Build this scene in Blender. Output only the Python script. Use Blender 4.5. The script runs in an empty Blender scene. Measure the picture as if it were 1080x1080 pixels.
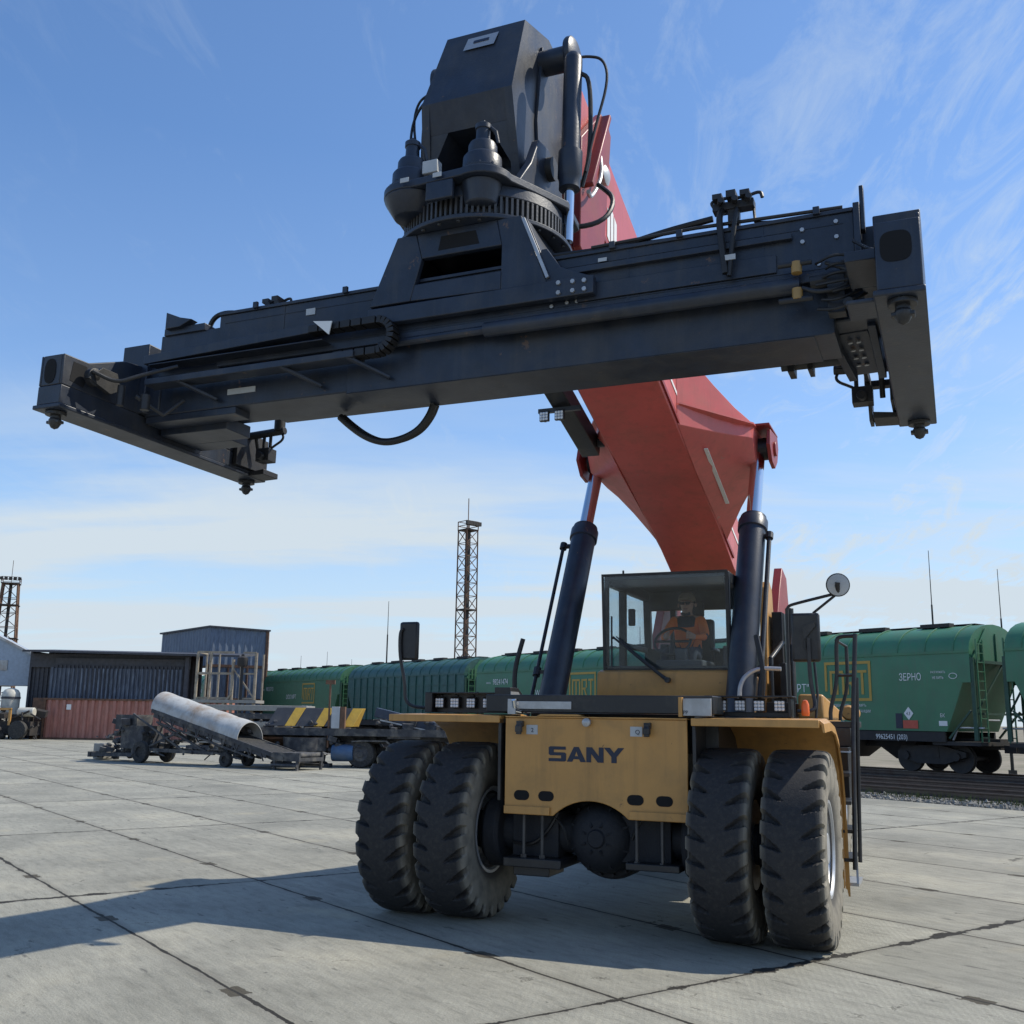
import bpy, bmesh, math, random
from mathutils import Vector, Matrix, Euler
random.seed(7)
PI = math.pi; R = math.radians
S = bpy.context.scene
col = S.collection

# ------------------------------------------------------------------ camera
CAMH = 1.8447; FOC = 1.0109; PITCH = 0.1964; ROLL = 0.0152
cd = bpy.data.cameras.new('camera'); cam = bpy.data.objects.new('camera', cd); col.objects.link(cam)
cd.sensor_width = 36; cd.sensor_fit = 'HORIZONTAL'; cd.lens = FOC*36; cd.clip_start = .1; cd.clip_end = 5000
_fw = Vector((0, math.cos(PITCH), math.sin(PITCH))); _up = Vector((0, -math.sin(PITCH), math.cos(PITCH))); _rt = Vector((1, 0, 0))
_r2 = _rt*math.cos(ROLL)+_up*math.sin(ROLL); _u2 = -_rt*math.sin(ROLL)+_up*math.cos(ROLL)
cam.matrix_world = Matrix(((_r2.x, _u2.x, -_fw.x, 0), (_r2.y, _u2.y, -_fw.y, 0), (_r2.z, _u2.z, -_fw.z, CAMH), (0, 0, 0, 1)))
S.camera = cam

# ------------------------------------------------------------------ light
YAW = 0.3958                        # the machine is turned this far from the camera's own axes
KX, KY = .73, .54                   # to the sun, in machine axes, per metre of height
_a = Vector((math.cos(YAW), -math.sin(YAW), 0)); _b = Vector((math.sin(YAW), math.cos(YAW), 0))
sund = (_a*KX+_b*KY+Vector((0, 0, 1))).normalized()
SUN_EL = math.asin(sund.z); SUN_ROT = math.atan2(sund.x, sund.y)
sl = bpy.data.lights.new('sun', 'SUN'); sl.energy = 4.3; sl.angle = R(.53); sl.color = (1, .93, .80)
so = bpy.data.objects.new('sun', sl); col.objects.link(so)
so.rotation_euler = sund.to_track_quat('Z', 'Y').to_euler()
w = bpy.data.worlds.new('World'); S.world = w; w.use_nodes = True
nt = w.node_tree; nt.nodes.clear()
def N(nt, t, **k):
    n = nt.nodes.new(t)
    for a, b in k.items():
        if hasattr(n, a): setattr(n, a, b)
    return n
def setin(n, **k):
    for a, b in k.items(): n.inputs[a.replace('_', ' ')].default_value = b
L = nt.links.new
out = N(nt, 'ShaderNodeOutputWorld'); bg = N(nt, 'ShaderNodeBackground'); bg.inputs[1].default_value = .15
sky = N(nt, 'ShaderNodeTexSky', sky_type='NISHITA'); sky.sun_disc = False; sky.sun_elevation = SUN_EL; sky.sun_rotation = SUN_ROT
sky.air_density = 1.0; sky.dust_density = .25; sky.ozone_density = 4.0; sky.altitude = 150
tc = N(nt, 'ShaderNodeTexCoord'); sx = N(nt, 'ShaderNodeSeparateXYZ'); L(tc.outputs['Generated'], sx.inputs[0])
def mth(nt, op, a, b=None, clamp=False):
    n = N(nt, 'ShaderNodeMath', operation=op); n.use_clamp = clamp
    for i, v in enumerate((a, b)):
        if v is None: continue
        if isinstance(v, (int, float)): n.inputs[i].default_value = v
        else: nt.links.new(v, n.inputs[i])
    return n.outputs[0]
def ramp(nt, fac, stops, interp='LINEAR'):
    n = N(nt, 'ShaderNodeValToRGB'); n.color_ramp.interpolation = interp; e = n.color_ramp.elements
    while len(e) > 1: e.remove(e[-1])
    e[0].position = stops[0][0]; e[0].color = (stops[0][1],)*3+(1,) if isinstance(stops[0][1], (int, float)) else tuple(stops[0][1])+(1,)
    for p_, c_ in stops[1:]:
        q = e.new(p_); q.color = (c_,)*3+(1,) if isinstance(c_, (int, float)) else tuple(c_)+(1,)
    nt.links.new(fac, n.inputs[0]); return n.outputs[0]
den = mth(nt, 'ADD', mth(nt, 'MAXIMUM', sx.outputs[2], 0.0), .12)
cx = mth(nt, 'DIVIDE', sx.outputs[0], den); cy = mth(nt, 'DIVIDE', sx.outputs[1], den)
cv = N(nt, 'ShaderNodeCombineXYZ'); L(cx, cv.inputs[0]); L(cy, cv.inputs[1])
def cloud(rot, sc, nscale, detail, dist, off, rough=.55):
    m = N(nt, 'ShaderNodeMapping'); L(cv.outputs[0], m.inputs[0]); m.inputs['Rotation'].default_value = (0, 0, R(rot)); m.inputs['Scale'].default_value = sc; m.inputs['Location'].default_value = off
    n = N(nt, 'ShaderNodeTexNoise'); L(m.outputs[0], n.inputs['Vector']); setin(n, Scale=nscale, Detail=detail, Distortion=dist, Roughness=rough)
    return n.outputs['Fac']
wisp = ramp(nt, mth(nt, 'ADD', mth(nt, 'MULTIPLY', cloud(-32, (3.0, 1.0, 1), 2.0, 13, 1.8, (4.2, 1.9, 0), .68), .62), mth(nt, 'MULTIPLY', cloud(10, (.8, .8, 1), .8, 6, .4, (7.3, 2.4, 0), .55), .4)), [(.505, 0), (.69, 1)])
right = ramp(nt, mth(nt, 'ADD', mth(nt, 'MULTIPLY', cx, .25), .35), [(.18, .12), (.65, 1)])
wisp = mth(nt, 'MULTIPLY', wisp, right)
puff = ramp(nt, cloud(12, (.5, 1.5, 1), .9, 8, .25, (5.1, .3, 0)), [(.44, 0), (.62, 1)])
low = ramp(nt, sx.outputs[2], [(.03, .8), (.19, .75), (.27, .22), (.38, .0)])
puff = mth(nt, 'MULTIPLY', puff, low)
hz = ramp(nt, sx.outputs[2], [(0, .86), (.08, .66), (.2, .26), (.30, .12), (.5, .0)])
veil = ramp(nt, mth(nt, 'ADD', mth(nt, 'MULTIPLY', cx, .2), .35), [(.1, 0), (.8, .16)])
cl = mth(nt, 'ADD', mth(nt, 'ADD', mth(nt, 'ADD', veil, mth(nt, 'MULTIPLY', wisp, .66)), mth(nt, 'MULTIPLY', puff, .85)), hz, True)
mx = N(nt, 'ShaderNodeMix', data_type='RGBA'); tint = N(nt, 'ShaderNodeMix', data_type='RGBA', blend_type='MULTIPLY'); tint.inputs[0].default_value = 1; L(sky.outputs[0], tint.inputs[6]); tint.inputs[7].default_value = (.84, 1.06, 1.24, 1)
L(cl, mx.inputs[0]); L(tint.outputs[2], mx.inputs[6]); mx.inputs[7].default_value = (4.3, 4.95, 5.5, 1)
L(mx.outputs[2], bg.inputs[0]); L(bg.outputs[0], out.inputs[0])
vs = S.view_settings; vs.view_transform = 'Standard'; vs.look = 'None'; vs.exposure = 0; vs.gamma = 1

# ------------------------------------------------------------------ materials
MATS = {}
def mat(name, c, rough=.55, metal=0, var=.14, scale=5, dirt=None, damt=.35, dscale=2.2, bump=.12, bscale=60, spec=.5, stretch=(1, 1, 1), streak=None, samt=.3, chips=None, camt=.8, cth=.665):
    if name in MATS: return MATS[name]
    m = bpy.data.materials.new(name); m.use_nodes = True; t = m.node_tree; t.nodes.clear()
    o = N(t, 'ShaderNodeOutputMaterial'); b = N(t, 'ShaderNodeBsdfPrincipled'); t.links.new(b.outputs[0], o.inputs[0])
    tc = N(t, 'ShaderNodeTexCoord'); mp = N(t, 'ShaderNodeMapping'); t.links.new(tc.outputs['Object'], mp.inputs[0]); mp.inputs['Scale'].default_value = stretch
    n1 = N(t, 'ShaderNodeTexNoise'); t.links.new(mp.outputs[0], n1.inputs['Vector']); setin(n1, Scale=scale, Detail=6, Roughness=.6)
    c0 = tuple(x*(1-var) for x in c); c1 = tuple(min(1, x*(1+var)) for x in c)
    colr = ramp(t, n1.outputs['Fac'], [(.3, c0), (.7, c1)])
    if dirt:
        n2 = N(t, 'ShaderNodeTexNoise'); t.links.new(mp.outputs[0], n2.inputs['Vector']); setin(n2, Scale=dscale, Detail=9, Roughness=.68, Distortion=.3)
        f = ramp(t, n2.outputs['Fac'], [(.48, 0), (.72, damt)])
        mx = N(t, 'ShaderNodeMix', data_type='RGBA'); t.links.new(f, mx.inputs[0]); t.links.new(colr, mx.inputs[6]); mx.inputs[7].default_value = tuple(dirt)+(1,)
        colr = mx.outputs[2]
        t.links.new(mth(t, 'ADD', rough, mth(t, 'MULTIPLY', f, .35), True), b.inputs['Roughness'])
    else: b.inputs['Roughness'].default_value = rough
    def lay(colr, f, c3):
        mx = N(t, 'ShaderNodeMix', data_type='RGBA'); t.links.new(f, mx.inputs[0]); t.links.new(colr, mx.inputs[6]); mx.inputs[7].default_value = tuple(c3)+(1,); return mx.outputs[2]
    if streak:
        ms_ = N(t, 'ShaderNodeMapping'); t.links.new(tc.outputs['Object'], ms_.inputs[0]); ms_.inputs['Scale'].default_value = (9, 9, .7)
        n4 = N(t, 'ShaderNodeTexNoise'); t.links.new(ms_.outputs[0], n4.inputs['Vector']); setin(n4, Scale=1.0, Detail=8, Roughness=.65)
        colr = lay(colr, ramp(t, n4.outputs['Fac'], [(.50, 0), (.78, samt)]), streak)
    if chips:
        n5 = N(t, 'ShaderNodeTexNoise'); t.links.new(tc.outputs['Object'], n5.inputs['Vector']); setin(n5, Scale=7, Detail=13, Roughness=.72)
        colr = lay(colr, ramp(t, n5.outputs['Fac'], [(cth, 0), (cth+.02, camt)]), chips)
    t.links.new(colr, b.inputs['Base Color']); b.inputs['Metallic'].default_value = metal; b.inputs['Specular IOR Level'].default_value = spec
    if bump:
        n3 = N(t, 'ShaderNodeTexNoise'); t.links.new(tc.outputs['Object'], n3.inputs['Vector']); setin(n3, Scale=bscale, Detail=4)
        bp = N(t, 'ShaderNodeBump'); bp.inputs['Strength'].default_value = bump; bp.inputs['Distance'].default_value = .01
        t.links.new(n3.outputs['Fac'], bp.inputs['Height']); t.links.new(bp.outputs[0], b.inputs['Normal'])
    MATS[name] = m; return m
DUST = (.22, .20, .165)
mSpread = mat('dark_grey_machine_paint', (.018, .026, .044), .40, dirt=(.085, .08, .07), damt=.38, var=.28, dscale=1.6, streak=(.085, .08, .07), samt=.35, chips=(.14, .085, .055), camt=.7, cth=.64)
mSpreadG = mat('greasy_dark_steel', (.020, .021, .024), .5, dirt=(.08, .07, .055), damt=.45)
mGear = mat('gear_steel', (.08, .08, .082), .4, .4, dirt=(.02, .018, .015), damt=.7)
mCast = mat('dark_axle_casting', (.009, .011, .016), .72, dirt=(.07, .065, .055), damt=.35, bump=.4, bscale=30)  # base colour darkened to deepen the shade under the chassis
mBlack = mat('black_paint', (.016, .017, .020), .4, dirt=DUST, damt=.22)
mBoom = mat('red_boom_paint', (.58, .115, .10), .36, dirt=(.28, .13, .09), damt=.34, var=.10, scale=1.6, streak=(.22, .08, .06), samt=.40, chips=(.30, .24, .20), camt=.5, cth=.655, bump=.6, bscale=1.8)
mBoomD = mat('dark_red_paint', (.27, .032, .028), .42, dirt=(.17, .08, .06), damt=.3, var=.12)
mOchre = mat('ochre_machine_paint', (.52, .275, .080), .44, dirt=(.30, .19, .08), damt=.5, var=.09, scale=2, dscale=3, streak=(.22, .13, .05), samt=.5, chips=(.10, .06, .04), camt=.8, cth=.65, bump=.55, bscale=2.6)
mRub = mat('tyre_rubber', (.030, .030, .030), .78, dirt=(.19, .17, .135), damt=.42, var=.2, scale=14, dscale=14, bump=.35, bscale=70)
mRim = mat('silver_rim_paint', (.50, .51, .52), .4, .5, dirt=(.2, .17, .13), damt=.4)
mChrome = mat('chrome_rod', (.72, .74, .76), .12, 1.0, var=.03, bump=0)
mAlu = mat('dull_aluminium', (.45, .46, .47), .45, .6, dirt=(.18, .16, .13), damt=.4)
mWhite = mat('white_marking_paint', (.78, .78, .76), .5, var=.05, bump=.03)
mGreyLbl = mat('grey_label', (.45, .47, .48), .5, var=.1, bump=0)
mInk = mat('dark_lettering', (.010, .018, .045), .45, var=.05, bump=0)
mHose = mat('hydraulic_hose_rubber', (.012, .012, .013), .5, bump=.1)
mYel = mat('yellow_clamp_paint', (.36, .22, .07), .5, dirt=(.2, .15, .08))
mLensB = mat('lamp_reflector', (.22, .25, .29), .3, .3, bump=0)
mLens = mat('clear_lamp_lens', (.80, .84, .88), .2, .1, var=.1, bump=.3, bscale=90)
mOrange = mat('orange_beacon_plastic', (.85, .16, .03), .3, var=.05, bump=0)
mGreen = mat('green_wagon_paint', (.055, .195, .100), .45, streak=(.11, .12, .09), samt=.4, dirt=(.12, .16, .11), damt=.40, var=.10, scale=1.1, dscale=1.2)
mGreen2 = mat('dark_green_wagon_paint', (.034, .108, .090), .5, streak=(.06, .10, .10), samt=.4, dirt=(.05, .10, .10), damt=.4, var=.2)
mGreen3 = mat('bright_green_wagon_paint', (.055, .175, .090), .45, streak=(.10, .13, .08), samt=.4, dirt=(.10, .14, .08), damt=.3)
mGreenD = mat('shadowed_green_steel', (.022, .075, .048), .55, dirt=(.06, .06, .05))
mBogie = mat('bogie_steel', (.028, .026, .026), .7, dirt=(.10, .08, .06), damt=.5)
mGold = mat('gold_sign_paint', (.48, .30, .055), .5, var=.06)
mRust = mat('rusty_steel', (.16, .085, .05), .75, dirt=(.05, .045, .045), damt=.7, var=.3)
mPipe = mat('faded_pipe_paint', (.34, .29, .22), .7, dirt=(.15, .09, .05), damt=.7, dscale=3)
mRedC = mat('faded_red_container_paint', (.40, .17, .13), .6, dirt=(.38, .25, .20), damt=.5, dscale=4, stretch=(1, 1, .3), var=.2)
mBlueC = mat('faded_blue_sheet', (.085, .10, .13), .6, dirt=(.33, .37, .42), damt=.7, dscale=3, stretch=(2.5, 2.5, .35), var=.35)
mTall = mat('tall_shed_sheet', (.13, .165, .22), .6, dirt=(.28, .32, .36), damt=.5, dscale=1.2, stretch=(2, 2, .4), var=.3)
mShedD = mat('dark_shed_sheet', (.055, .056, .066), .6, dirt=(.10, .09, .085), damt=.45, var=.3)
mHouse = mat('pale_blue_sheet', (.34, .40, .47), .6, dirt=(.22, .25, .28), damt=.3)
mTank = mat('cream_tank_paint', (.55, .53, .46), .55, dirt=(.2, .16, .1))
mDusty = mat('dusty_machinery', (.05, .052, .058), .75, dirt=(.26, .235, .19), damt=.75, dscale=2.5, var=.4)
mCanvas = mat('weathered_white_cover', (.47, .47, .45), .75, streak=(.22, .20, .17), samt=.5, dirt=(.27, .16, .08), damt=.8, dscale=1.1, var=.18, scale=1.5)
mConc = mat('grey_cast_concrete', (.30, .29, .265), .85, dirt=(.14, .12, .09), damt=.4)
mStripeY = mat('hazard_yellow_paint', (.58, .36, .05), .6, dirt=(.3, .22, .1))
mStripeK = mat('hazard_black_paint', (.045, .048, .055), .6, dirt=(.15, .13, .11))
mBlue = mat('blue_machine_paint', (.06, .12, .22), .5, dirt=(.2, .2, .18))
mWood = mat('weathered_timber', (.22, .17, .12), .85, dirt=(.09, .08, .07))
mSkin = mat('skin', (.42, .24, .17), .55, var=.05, bump=0)
mJacket = mat('orange_work_jacket', (.90, .20, .04), .85, var=.08)
mNavy = mat('navy_work_cloth', (.02, .028, .05), .9, var=.1)
mCap = mat('tan_cap_cloth', (.22, .16, .10), .9)
mSeat = mat('black_seat_vinyl', (.02, .02, .022), .6)
mRail = mat('rail_steel', (.11, .085, .07), .45, .5, dirt=(.10, .05, .03), damt=.6)
mSleeper = mat('concrete_sleeper', (.12, .11, .10), .9, dirt=(.05, .04, .035))
mStone = mat('ballast_stone', (.25, .24, .21), .9, var=.3, dirt=(.14, .12, .1), dscale=9)
mWeed = mat('dry_weeds', (.10, .11, .035), .9, var=.3)
mInterior = mat('cab_interior_plastic', (.05, .055, .065), .7)
def glassmat(name, tint, fres=.08):
    m = bpy.data.materials.new(name); m.use_nodes = True; t = m.node_tree; t.nodes.clear()
    o = N(t, 'ShaderNodeOutputMaterial'); tr = N(t, 'ShaderNodeBsdfTransparent'); tr.inputs[0].default_value = tint+(1,)
    gl = N(t, 'ShaderNodeBsdfGlossy'); gl.inputs['Roughness'].default_value = .03; gl.inputs[0].default_value = (.9, .95, 1, 1)
    df = N(t, 'ShaderNodeBsdfDiffuse'); df.inputs[0].default_value = (.3, .33, .36, 1)
    ms = N(t, 'ShaderNodeMixShader'); lw = N(t, 'ShaderNodeLayerWeight'); lw.inputs[0].default_value = .15
    f = mth(t, 'ADD', mth(t, 'MULTIPLY', lw.outputs['Fresnel'], .28), fres, True)
    m1 = N(t, 'ShaderNodeMixShader'); nz = N(t, 'ShaderNodeTexNoise'); tcc = N(t, 'ShaderNodeTexCoord'); t.links.new(tcc.outputs['Object'], nz.inputs['Vector']); setin(nz, Scale=4, Detail=6)
    t.links.new(ramp(t, nz.outputs['Fac'], [(.35, .0), (.75, .035)]), m1.inputs[0]); t.links.new(tr.outputs[0], m1.inputs[1]); t.links.new(df.outputs[0], m1.inputs[2])
    t.links.new(f, ms.inputs[0]); t.links.new(m1.outputs[0], ms.inputs[1]); t.links.new(gl.outputs[0], ms.inputs[2]); t.links.new(ms.outputs[0], o.inputs[0])
    return m
mGlass = glassmat('tinted_cab_glass', (.88, .93, .95), .03)
mMirror = mat('mirror_glass', (.8, .82, .84), .05, 1, var=.02, bump=0)

def dusty_sidewall(m):
    t = m.node_tree; b = [n for n in t.nodes if n.type == 'BSDF_PRINCIPLED'][0]; lk = b.inputs['Base Color'].links[0]; src = lk.from_socket
    tc = N(t, 'ShaderNodeTexCoord'); sp = N(t, 'ShaderNodeSeparateXYZ'); t.links.new(tc.outputs['Object'], sp.inputs[0])
    f = ramp(t, mth(t, 'ABSOLUTE', sp.outputs[0]), [(.19, 0), (.225, .28), (.243, .85)])
    n = N(t, 'ShaderNodeTexNoise'); t.links.new(tc.outputs['Object'], n.inputs['Vector']); setin(n, Scale=8, Detail=6)
    f = mth(t, 'MULTIPLY', f, ramp(t, n.outputs['Fac'], [(.3, .55), (.6, 1)]))
    mx = N(t, 'ShaderNodeMix', data_type='RGBA'); t.links.new(f, mx.inputs[0]); t.links.new(src, mx.inputs[6]); mx.inputs[7].default_value = (.31, .28, .22, 1); t.links.new(mx.outputs[2], b.inputs['Base Color'])
mTyre = mat('stacker_tyre_rubber', (.022, .022, .024), .80, dirt=(.11, .10, .085), damt=.32, var=.15, scale=30, dscale=26, bump=.3, bscale=90); dusty_sidewall(mTyre)
# ------------------------------------------------------------------ mesh helpers
class MB:
    def __init__(s): s.v = []; s.f = []; s.mi = []; s.pc = []
    def add(s, vs, fs, k=0):
        n = len(s.v); s.pc.append((n, len(vs), len(s.f), len(fs))); s.v += [tuple(v) for v in vs]; s.f += [tuple(n+i for i in f) for f in fs]; s.mi += [k]*len(fs); return s
    def box(s, x0, x1, y0, y1, z0, z1, k=0, M=None):
        vs = [Vector((x, y, z)) for z in (z0, z1) for y in (y0, y1) for x in (x0, x1)]
        if M: vs = [M@v for v in vs]
        return s.add(vs, [(0, 2, 3, 1), (4, 5, 7, 6), (0, 1, 5, 4), (2, 6, 7, 3), (0, 4, 6, 2), (1, 3, 7, 5)], k)
    def prism(s, prof, ax, a, b, k=0):
        # prof: points in the plane of the other two axes (in x,y,z order)
        def P(p, t): return {'X': (t, p[0], p[1]), 'Y': (p[0], t, p[1]), 'Z': (p[0], p[1], t)}[ax]
        n = len(prof); vs = [P(p, a) for p in prof]+[P(p, b) for p in prof]
        return s.add(vs, [tuple(range(n))[::-1], tuple(range(n, 2*n))]+[(i, (i+1) % n, n+(i+1) % n, n+i) for i in range(n)], k)
    def loft(s, rings, k=0, cap=True):
        n = len(rings[0]); vs = [p for r in rings for p in r]; fs = []
        for j in range(len(rings)-1):
            for i in range(n): fs.append((j*n+i, j*n+(i+1) % n, (j+1)*n+(i+1) % n, (j+1)*n+i))
        if cap: fs += [tuple(range(n))[::-1], tuple((len(rings)-1)*n+i for i in range(n))]
        return s.add(vs, fs, k)
    def tube(s, pts, r, n=10, k=0, cap=True):
        pts = [Vector(p) for p in pts]
        if not isinstance(r, (list, tuple)) and r <= .03 and len(pts) >= 4:
            q = [pts[0]]
            for i in range(1, len(pts)-1):
                a, b, c = pts[i-1], pts[i], pts[i+1]
                l1 = min(.49*(a-b).length, .30); l2 = min(.49*(c-b).length, .30)
                p1 = b+(a-b).normalized()*l1; p2 = b+(c-b).normalized()*l2
                for t in (0, .2, .4, .6, .8, 1): q.append(p1*(1-t)**2+b*2*t*(1-t)+p2*t*t)
            q.append(pts[-1]); pts = [q[0]]+[q[i] for i in range(1, len(q)) if (q[i]-q[i-1]).length > 1e-4]
        rs = r if isinstance(r, (list, tuple)) else [r]*len(pts)
        rings = []; prev = None
        for i, p in enumerate(pts):
            d = (pts[min(i+1, len(pts)-1)]-pts[max(i-1, 0)]).normalized()
            if prev is None:
                u = d.orthogonal().normalized()
            else:
                u = (prev-d*prev.dot(d)); u = u.normalized() if u.length > 1e-6 else d.orthogonal().normalized()
            prev = u; v = d.cross(u)
            rings.append([p+(u*math.cos(2*PI*j/n)+v*math.sin(2*PI*j/n))*rs[i] for j in range(n)])
        return s.loft(rings, k, cap)
    def lathe(s, prof, o, d=(0, 0, 1), n=32, k=0):
        # prof: (r, t) along direction d from o
        d = Vector(d).normalized(); u = d.orthogonal().normalized(); v = d.cross(u); o = Vector(o)
        rings = [[o+d*t+(u*math.cos(2*PI*j/n)+v*math.sin(2*PI*j/n))*max(r, 1e-4) for j in range(n)] for r, t in prof]
        return s.loft(rings, k, True)
    def bar(s, p, q, wdt, h, k=0, up=(0, 0, 1)):
        p = Vector(p); q = Vector(q); d = (q-p).normalized(); u = Vector(up); x = d.cross(u)
        if x.length < 1e-4: x = d.cross(Vector((0, 1, 0)))
        x.normalize(); z = x.cross(d)
        rings = [[c+x*(a*wdt/2)+z*(b*h/2) for a, b in ((-1, -1), (1, -1), (1, 1), (-1, 1))] for c in (p, q)]
        return s.loft(rings, k, True)
    def build(s, name, m, parent=None, bevel=0, smooth=35, shade=True):
        me = bpy.data.meshes.new(name); me.from_pydata(s.v, [], s.f)
        for mm in (m if isinstance(m, (list, tuple)) else [m]): me.materials.append(mm)
        me.polygons.foreach_set('material_index', s.mi)
        bm = bmesh.new(); bm.from_mesh(me); bmesh.ops.recalc_face_normals(bm, faces=bm.faces); bm.to_mesh(me); bm.free()
        if shade:
            me.shade_smooth(); me.set_sharp_from_angle(angle=R(smooth))
        o = bpy.data.objects.new(name, me); col.objects.link(o)
        if parent: o.parent = parent
        if bevel:
            b = o.modifiers.new('bevel', 'BEVEL'); b.width = bevel; b.segments = 2; b.limit_method = 'ANGLE'; b.angle_limit = R(40); b.harden_normals = False
        return o
def build_each(mb, name, m, parent, bevel=0, smooth=35):
    # every primitive of mb becomes an object of its own
    for (v0, nv, f0, nf) in mb.pc:
        q = MB(); q.v = mb.v[v0:v0+nv]; q.f = [tuple(i-v0 for i in f) for f in mb.f[f0:f0+nf]]; q.mi = mb.mi[f0:f0+nf]
        o = q.build(name, m, parent, bevel, smooth)
    return o
def tag(o, label=None, cat=None, group=None, kind=None):
    if label: o['label'] = label
    if cat: o['category'] = cat
    if group: o['group'] = group
    if kind: o['kind'] = kind
    return o
def empty(name, loc, rz=0, label=None, cat=None, group=None):
    o = bpy.data.objects.new(name, None); o.empty_display_size = .3; col.objects.link(o); o.location = loc; o.rotation_euler = (0, 0, rz)
    return tag(o, label, cat, group)
KIDS = {}
def copy_tree(o, parent=None):
    c = o.copy(); col.objects.link(c); c.parent = parent
    if parent: c.matrix_parent_inverse = o.matrix_parent_inverse.copy()
    for ch in [x for x in bpy.data.objects if x.parent == o]: copy_tree(ch, c)
    return c
def text(s, size, m, parent, loc, rot, name='lettering', wscale=1.0, ext=.001, align='LEFT', bold=0):
    cu = bpy.data.curves.new(name, 'FONT'); cu.body = s; cu.size = size; cu.extrude = ext; cu.align_x = align; cu.offset = bold
    cu.resolution_u = 3
    to = bpy.data.objects.new(name+'_tmp', cu); col.objects.link(to)
    dg = bpy.context.evaluated_depsgraph_get(); me = bpy.data.meshes.new_from_object(to.evaluated_get(dg))
    bpy.data.objects.remove(to); me.materials.clear(); me.materials.append(m)
    for v in me.vertices: v.co.x *= wscale
    o = bpy.data.objects.new(name, me); col.objects.link(o); o.parent = parent; o.location = loc; o.rotation_euler = rot
    return o

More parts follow.
